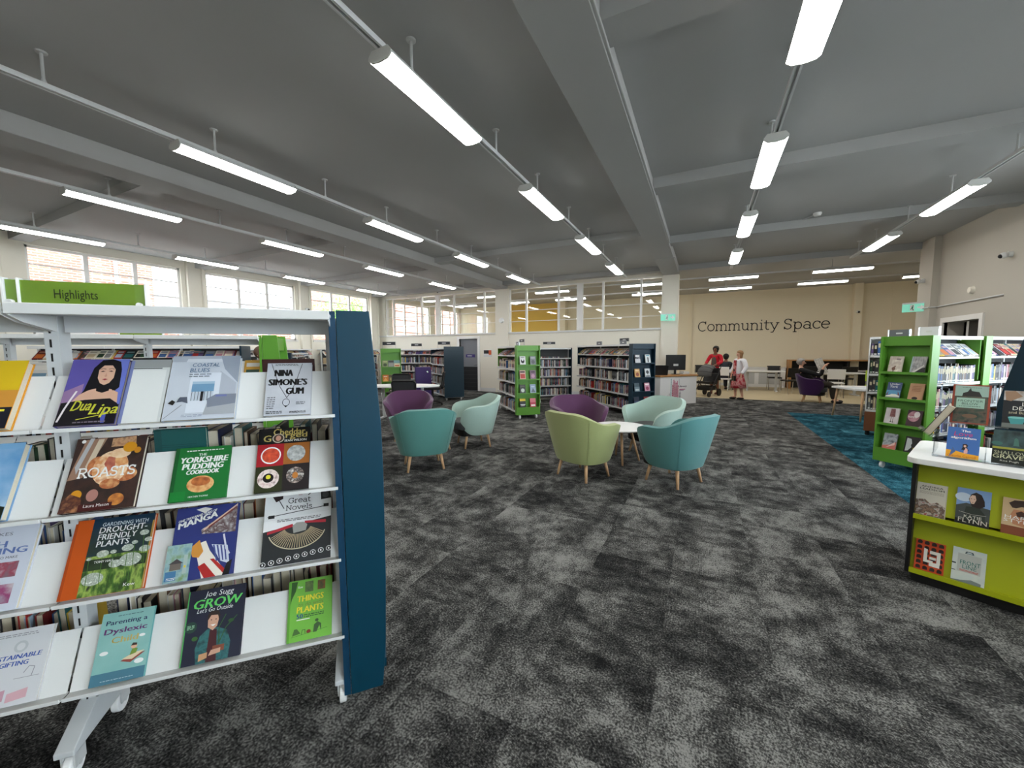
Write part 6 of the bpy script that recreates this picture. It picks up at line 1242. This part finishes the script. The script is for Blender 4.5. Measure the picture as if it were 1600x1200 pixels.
# woman in the white jacket
arms = {'L': ((-.27, .02, 1.10), (-.29, -.08, .86), (0, -.15, -1)), 'R': ((.27, .03, 1.10), (.29, -.10, .87), (0, -.2, -1))}
t, P = stand_person('person with fair hair in a white jacket and red floral dress', (.98, 13.72, .001), rad(-62), 1.47, SK2, arms, stride=.07)
FLOR = mottled('floral_red', [(150,20,40), (170,26,46), (214,150,150), (130,16,34)], 9, detail=2)
skirt(t, FLOR, [(.08,1.3), (.14,1.2), (.15,1.05), (.16,.9), (.24,.6), (.28,.40)], 'dress')
Q = sleeve_top(t, P, mat('white_linen', (226,226,232), .9), .84, 'jacket', cuff=.9); Q.scale = (1.22, 1.3, 1)
b = MB(); b.prism([(-.075, .72), (.075, .72), (.04, 1.34), (-.04, 1.34)], -.168, -.12, 'y'); b.build('dress_front', [FLOR], t)
b = MB(); b.tube([(-.06, -.12, 1.36), (-.01, -.165, 1.05), (.06, -.12, 1.36)], .006); b.b2(-.04, .03, -.172, -.166, .96, 1.05); b.build('lanyard', [INK], t)
hair(t, mat('hair_fair', (150,112,76), .6), (0, 0, 1.43), .10); shoes(t, P, BLACK)
hb = thing('handbag', 'small black bag held by the person in the white jacket', 'bag', (.84, 13.55, .58), rad(-62)); b = MB(); b.b2(-.07, .07, -.03, .03, 0, .15); b.build('body', [BLACK], hb, bevel=.01); b = MB(); b.tube([(-.06, 0, .15), (-.05, 0, .2), (.05, 0, .2), (.06, 0, .15)], .006); b.build('handle', [BLACK], hb)
# people glimpsed behind the nearest bookcase
arms = {'L': ((-.22, -.08, 1.12), (-.1, -.28, 1.1), (.3, -.8, 0)), 'R': ((.22, -.08, 1.12), (.1, -.28, 1.1), (-.3, -.8, 0))}
t, P = stand_person('person in a beige coat glimpsed beside the green end panel', (-6.2, 3.75, 0), rad(100), 1.57, SK2, arms)
sleeve_top(t, P, mat('beige_coat', (150,136,118), .9), .6, 'coat'); hair(t, mat('hair_brown', (92,66,52), .6), (0, 0, 1.43), .0)
skirt(t, mat('dark_trousers', (40,40,46), .9), [(.14,.9), (.15,.6), (.16,.12)], 'trousers'); shoes(t, P, BLACK)
t, P = stand_person('person with white hair glimpsed above the coastal book', (-9.55, 4.25, 0), rad(20), 1.54, SK2, arms)
sleeve_top(t, P, mat('grey_jumper', (110,112,118), .9), .8, 'jumper'); hair(t, mat('hair_white', (214,208,204), .6), (0, 0, 1.43), .02)
skirt(t, mat('dark_trousers', (40,40,46), .9), [(.14,.9), (.15,.6), (.16,.12)], 'trousers'); shoes(t, P, BLACK)
def sit_person(label, loc, rz, skinm, lean, coatm, trom, hairm, seat=.45, hands=None, hairlong=0.):
    # sits on a seat at height seat, facing -y; lean tips the torso back
    t = thing('person', label, 'person', loc, rz); P, E = {}, []
    z0 = seat+.1
    def tor(h, y=0): return (0, y+math.sin(lean)*h, z0+math.cos(lean)*h)
    P['pel'] = (*tor(0), .13, .12); P['wst'] = (*tor(.18), .125, .105); P['chs'] = (*tor(.38), .14, .11); P['sh'] = (*tor(.5), .08, .075)
    nk = Vector(tor(.57, -.02)); E += [('pel', 'wst'), ('wst', 'chs'), ('chs', 'sh'), ('sh', 'nk')]
    head(P, E, nk, (-.02, 0))
    for sd, x in (('L', -1), ('R', 1)):
        chain(P, E, [sd+'hip', sd+'kn', sd+'an', sd+'to'], [(x*.1, -.06, z0-.02, .09), (x*.12, -.46, z0+.0, .065), (x*.12, -.52, .1, .042), (x*.13, -.66, .04, .036)]); E.append(('pel', sd+'hip'))
        so = Vector(tor(.47)); el, wr, dr = hands[sd]
        chain(P, E, [sd+'so', sd+'el', sd+'wr'], [(x*.18, so.y, so.z, .054), (*el, .042), (*wr, .03)]); E.append(('sh', sd+'so')); hand(P, E, sd, wr, dr)
    skel('body', P, E, 'pel', skinm, t); face(t, nk, skinm, -.02)
    Q, F = {}, []
    Q['a'] = (*tor(.02), .155, .14); Q['b'] = (*tor(.2), .15, .13); Q['c'] = (*tor(.38), .165, .13); Q['d'] = (*tor(.49), .1, .09); F += [('a', 'b'), ('b', 'c'), ('c', 'd')]
    for sd in 'LR':
        so, el, wr = [Vector(P[sd+k][:3]) for k in ('so', 'el', 'wr')]; Q[sd+'1'] = (*so, .072); Q[sd+'2'] = (*el, .06); Q[sd+'3'] = (*el.lerp(wr, .85), .046); F += [('d', sd+'1'), (sd+'1', sd+'2'), (sd+'2', sd+'3')]
    skel('jacket', Q, F, 'b', coatm, t)
    Q, F = {}, []
    Q['p'] = (0, 0, z0, .15, .13)
    for sd in 'LR':
        for k, r in (('hip', .105), ('kn', .085), ('an', .065)): Q[sd+k] = (*P[sd+k][:3], r)
        F += [('p', sd+'hip'), (sd+'hip', sd+'kn'), (sd+'kn', sd+'an')]
    skel('trousers', Q, F, 'p', trom, t)
    for sd in 'LR':
        a = Vector(P[sd+'an'][:3]); q = Vector(P[sd+'to'][:3]); b = MB(); b.sphere(((a.x+q.x)/2, (a.y+q.y)/2, .045), .5, 14, 8, sc=(.1, .27, .085)); b.build('shoe', [BLACK], t, smooth=True)
    hair(t, hairm, nk+Vector((0, -.015, 0)), hairlong)
    return t, P
rzM = math.atan2(-.28, .96)+math.pi/2
hands = {'L': ((-.24, -.22, .78), (-.22, -.26, 1.0), (.2, -.4, .7)), 'R': ((.24, -.16, .76), (.22, -.26, 1.0), (-.2, -.4, .7))}
sit_person('person with grey hair reading a newspaper in the purple chair', (2.84, 13.96, 0), rzM, SK2, rad(32), mat('black_coat', (18,18,20), .9), mat('olive_trousers', (46,40,32), .9), mat('hair_grey', (150,146,142), .6), .42, hands, 0.)
nw = thing('newspaper', 'open newspaper held up by the reading man', 'newspaper', Vector((2.84, 13.96, 0))+Matrix.Rotation(rzM, 3, 'Z') @ Vector((0, -.36, .86)), rot=(rad(-22), 0, rzM))
NP = mottled('newsprint', [(222,220,214), (176,174,168), (230,228,222)], 14)
for sx in (-1, 1):
    b = MB(); b.add([(0, 0, 0), (sx*.26, .16, .0), (sx*.3, .16, .46), (0, 0, .46)], [(0,1,2,3)]); o = b.build('page', [NP], nw); so = o.modifiers.new('s', 'SOLIDIFY'); so.thickness = .004
hands = {'L': ((-.22, -.16, .82), (-.12, -.4, .78), (.2, -.9, 0)), 'R': ((.22, -.16, .82), (.12, -.4, .78), (-.2, -.9, 0))}
sit_person('person in a dark jacket seated behind the red cardigan', (.72, 16.45, 0), rad(160), SK1, rad(-6), mat('slate_jacket', (44,50,58), .9), mat('dark_trousers', (40,40,46), .9), mat('hair_black', (22,18,18), .6), .46, hands, .02)
stack_chair((.72, 16.42, 0), rad(160), 'chair under the seated person in the dark jacket', WPLASTIC)
# pushchair
pc = thing('pushchair', 'black pushchair with a grey hood', 'pushchair', (.13, 14.35, 0), rad(-28))
HOOD = mat('hood_grey', (92,92,92), .9)
vs = []; fs = []; n, m2 = 12, 10
for i in range(n+1):
    a = rad(-12+125*i/n)
    for j in range(m2+1): x = -.24+.48*j/m2; r = .34*math.sqrt(max(.3, 1-(x/.32)**2)); vs.append((x, -r*math.cos(a)+.02, .72+r*math.sin(a)*.95))
for i in range(n):
    for j in range(m2): k = i*(m2+1)+j; fs.append((k, k+1, k+m2+2, k+m2+1))
b = MB(); b.add(vs, fs); o = b.build('hood', [HOOD], pc, smooth=True); so = o.modifiers.new('s', 'SOLIDIFY'); so.thickness = .015
for q in (3, 6, 9):
    b = MB(); b.tube([vs[q*(m2+1)+j] for j in range(m2+1)], .008, 6); b.build('hood_rib', [DARK], pc)
b = MB(); b.prism([(-.3, .42), (.22, .38), (.3, .75), (.25, .75), (.12, .48), (-.3, .5)], -.23, .23, 'x'); b.build('seat', [BLACK], pc, bevel=.02)
b = MB(); b.b2(-.2, .2, -.25, .2, .2, .34); b.build('basket', [BLACK], pc, bevel=.02)
b = MB(); b.tube([(-.24, -.3, .12), (-.24, .22, .72), (-.24, .4, .98), (.24, .4, .98), (.24, .22, .72), (.24, -.3, .12)], .014, 8); b.tube([(-.24, .3, .12), (-.24, -.1, .5)], .014, 8); b.tube([(.24, .3, .12), (.24, -.1, .5)], .014, 8); b.build('frame', [DARK], pc)
for x in (-.24, .24):
    for y, r in ((-.32, .09), (.32, .12)): b = MB(); b.cyl((x-.02, y, r), (x+.02, y, r), r, n=20); b.build('wheel', [BLACK], pc);
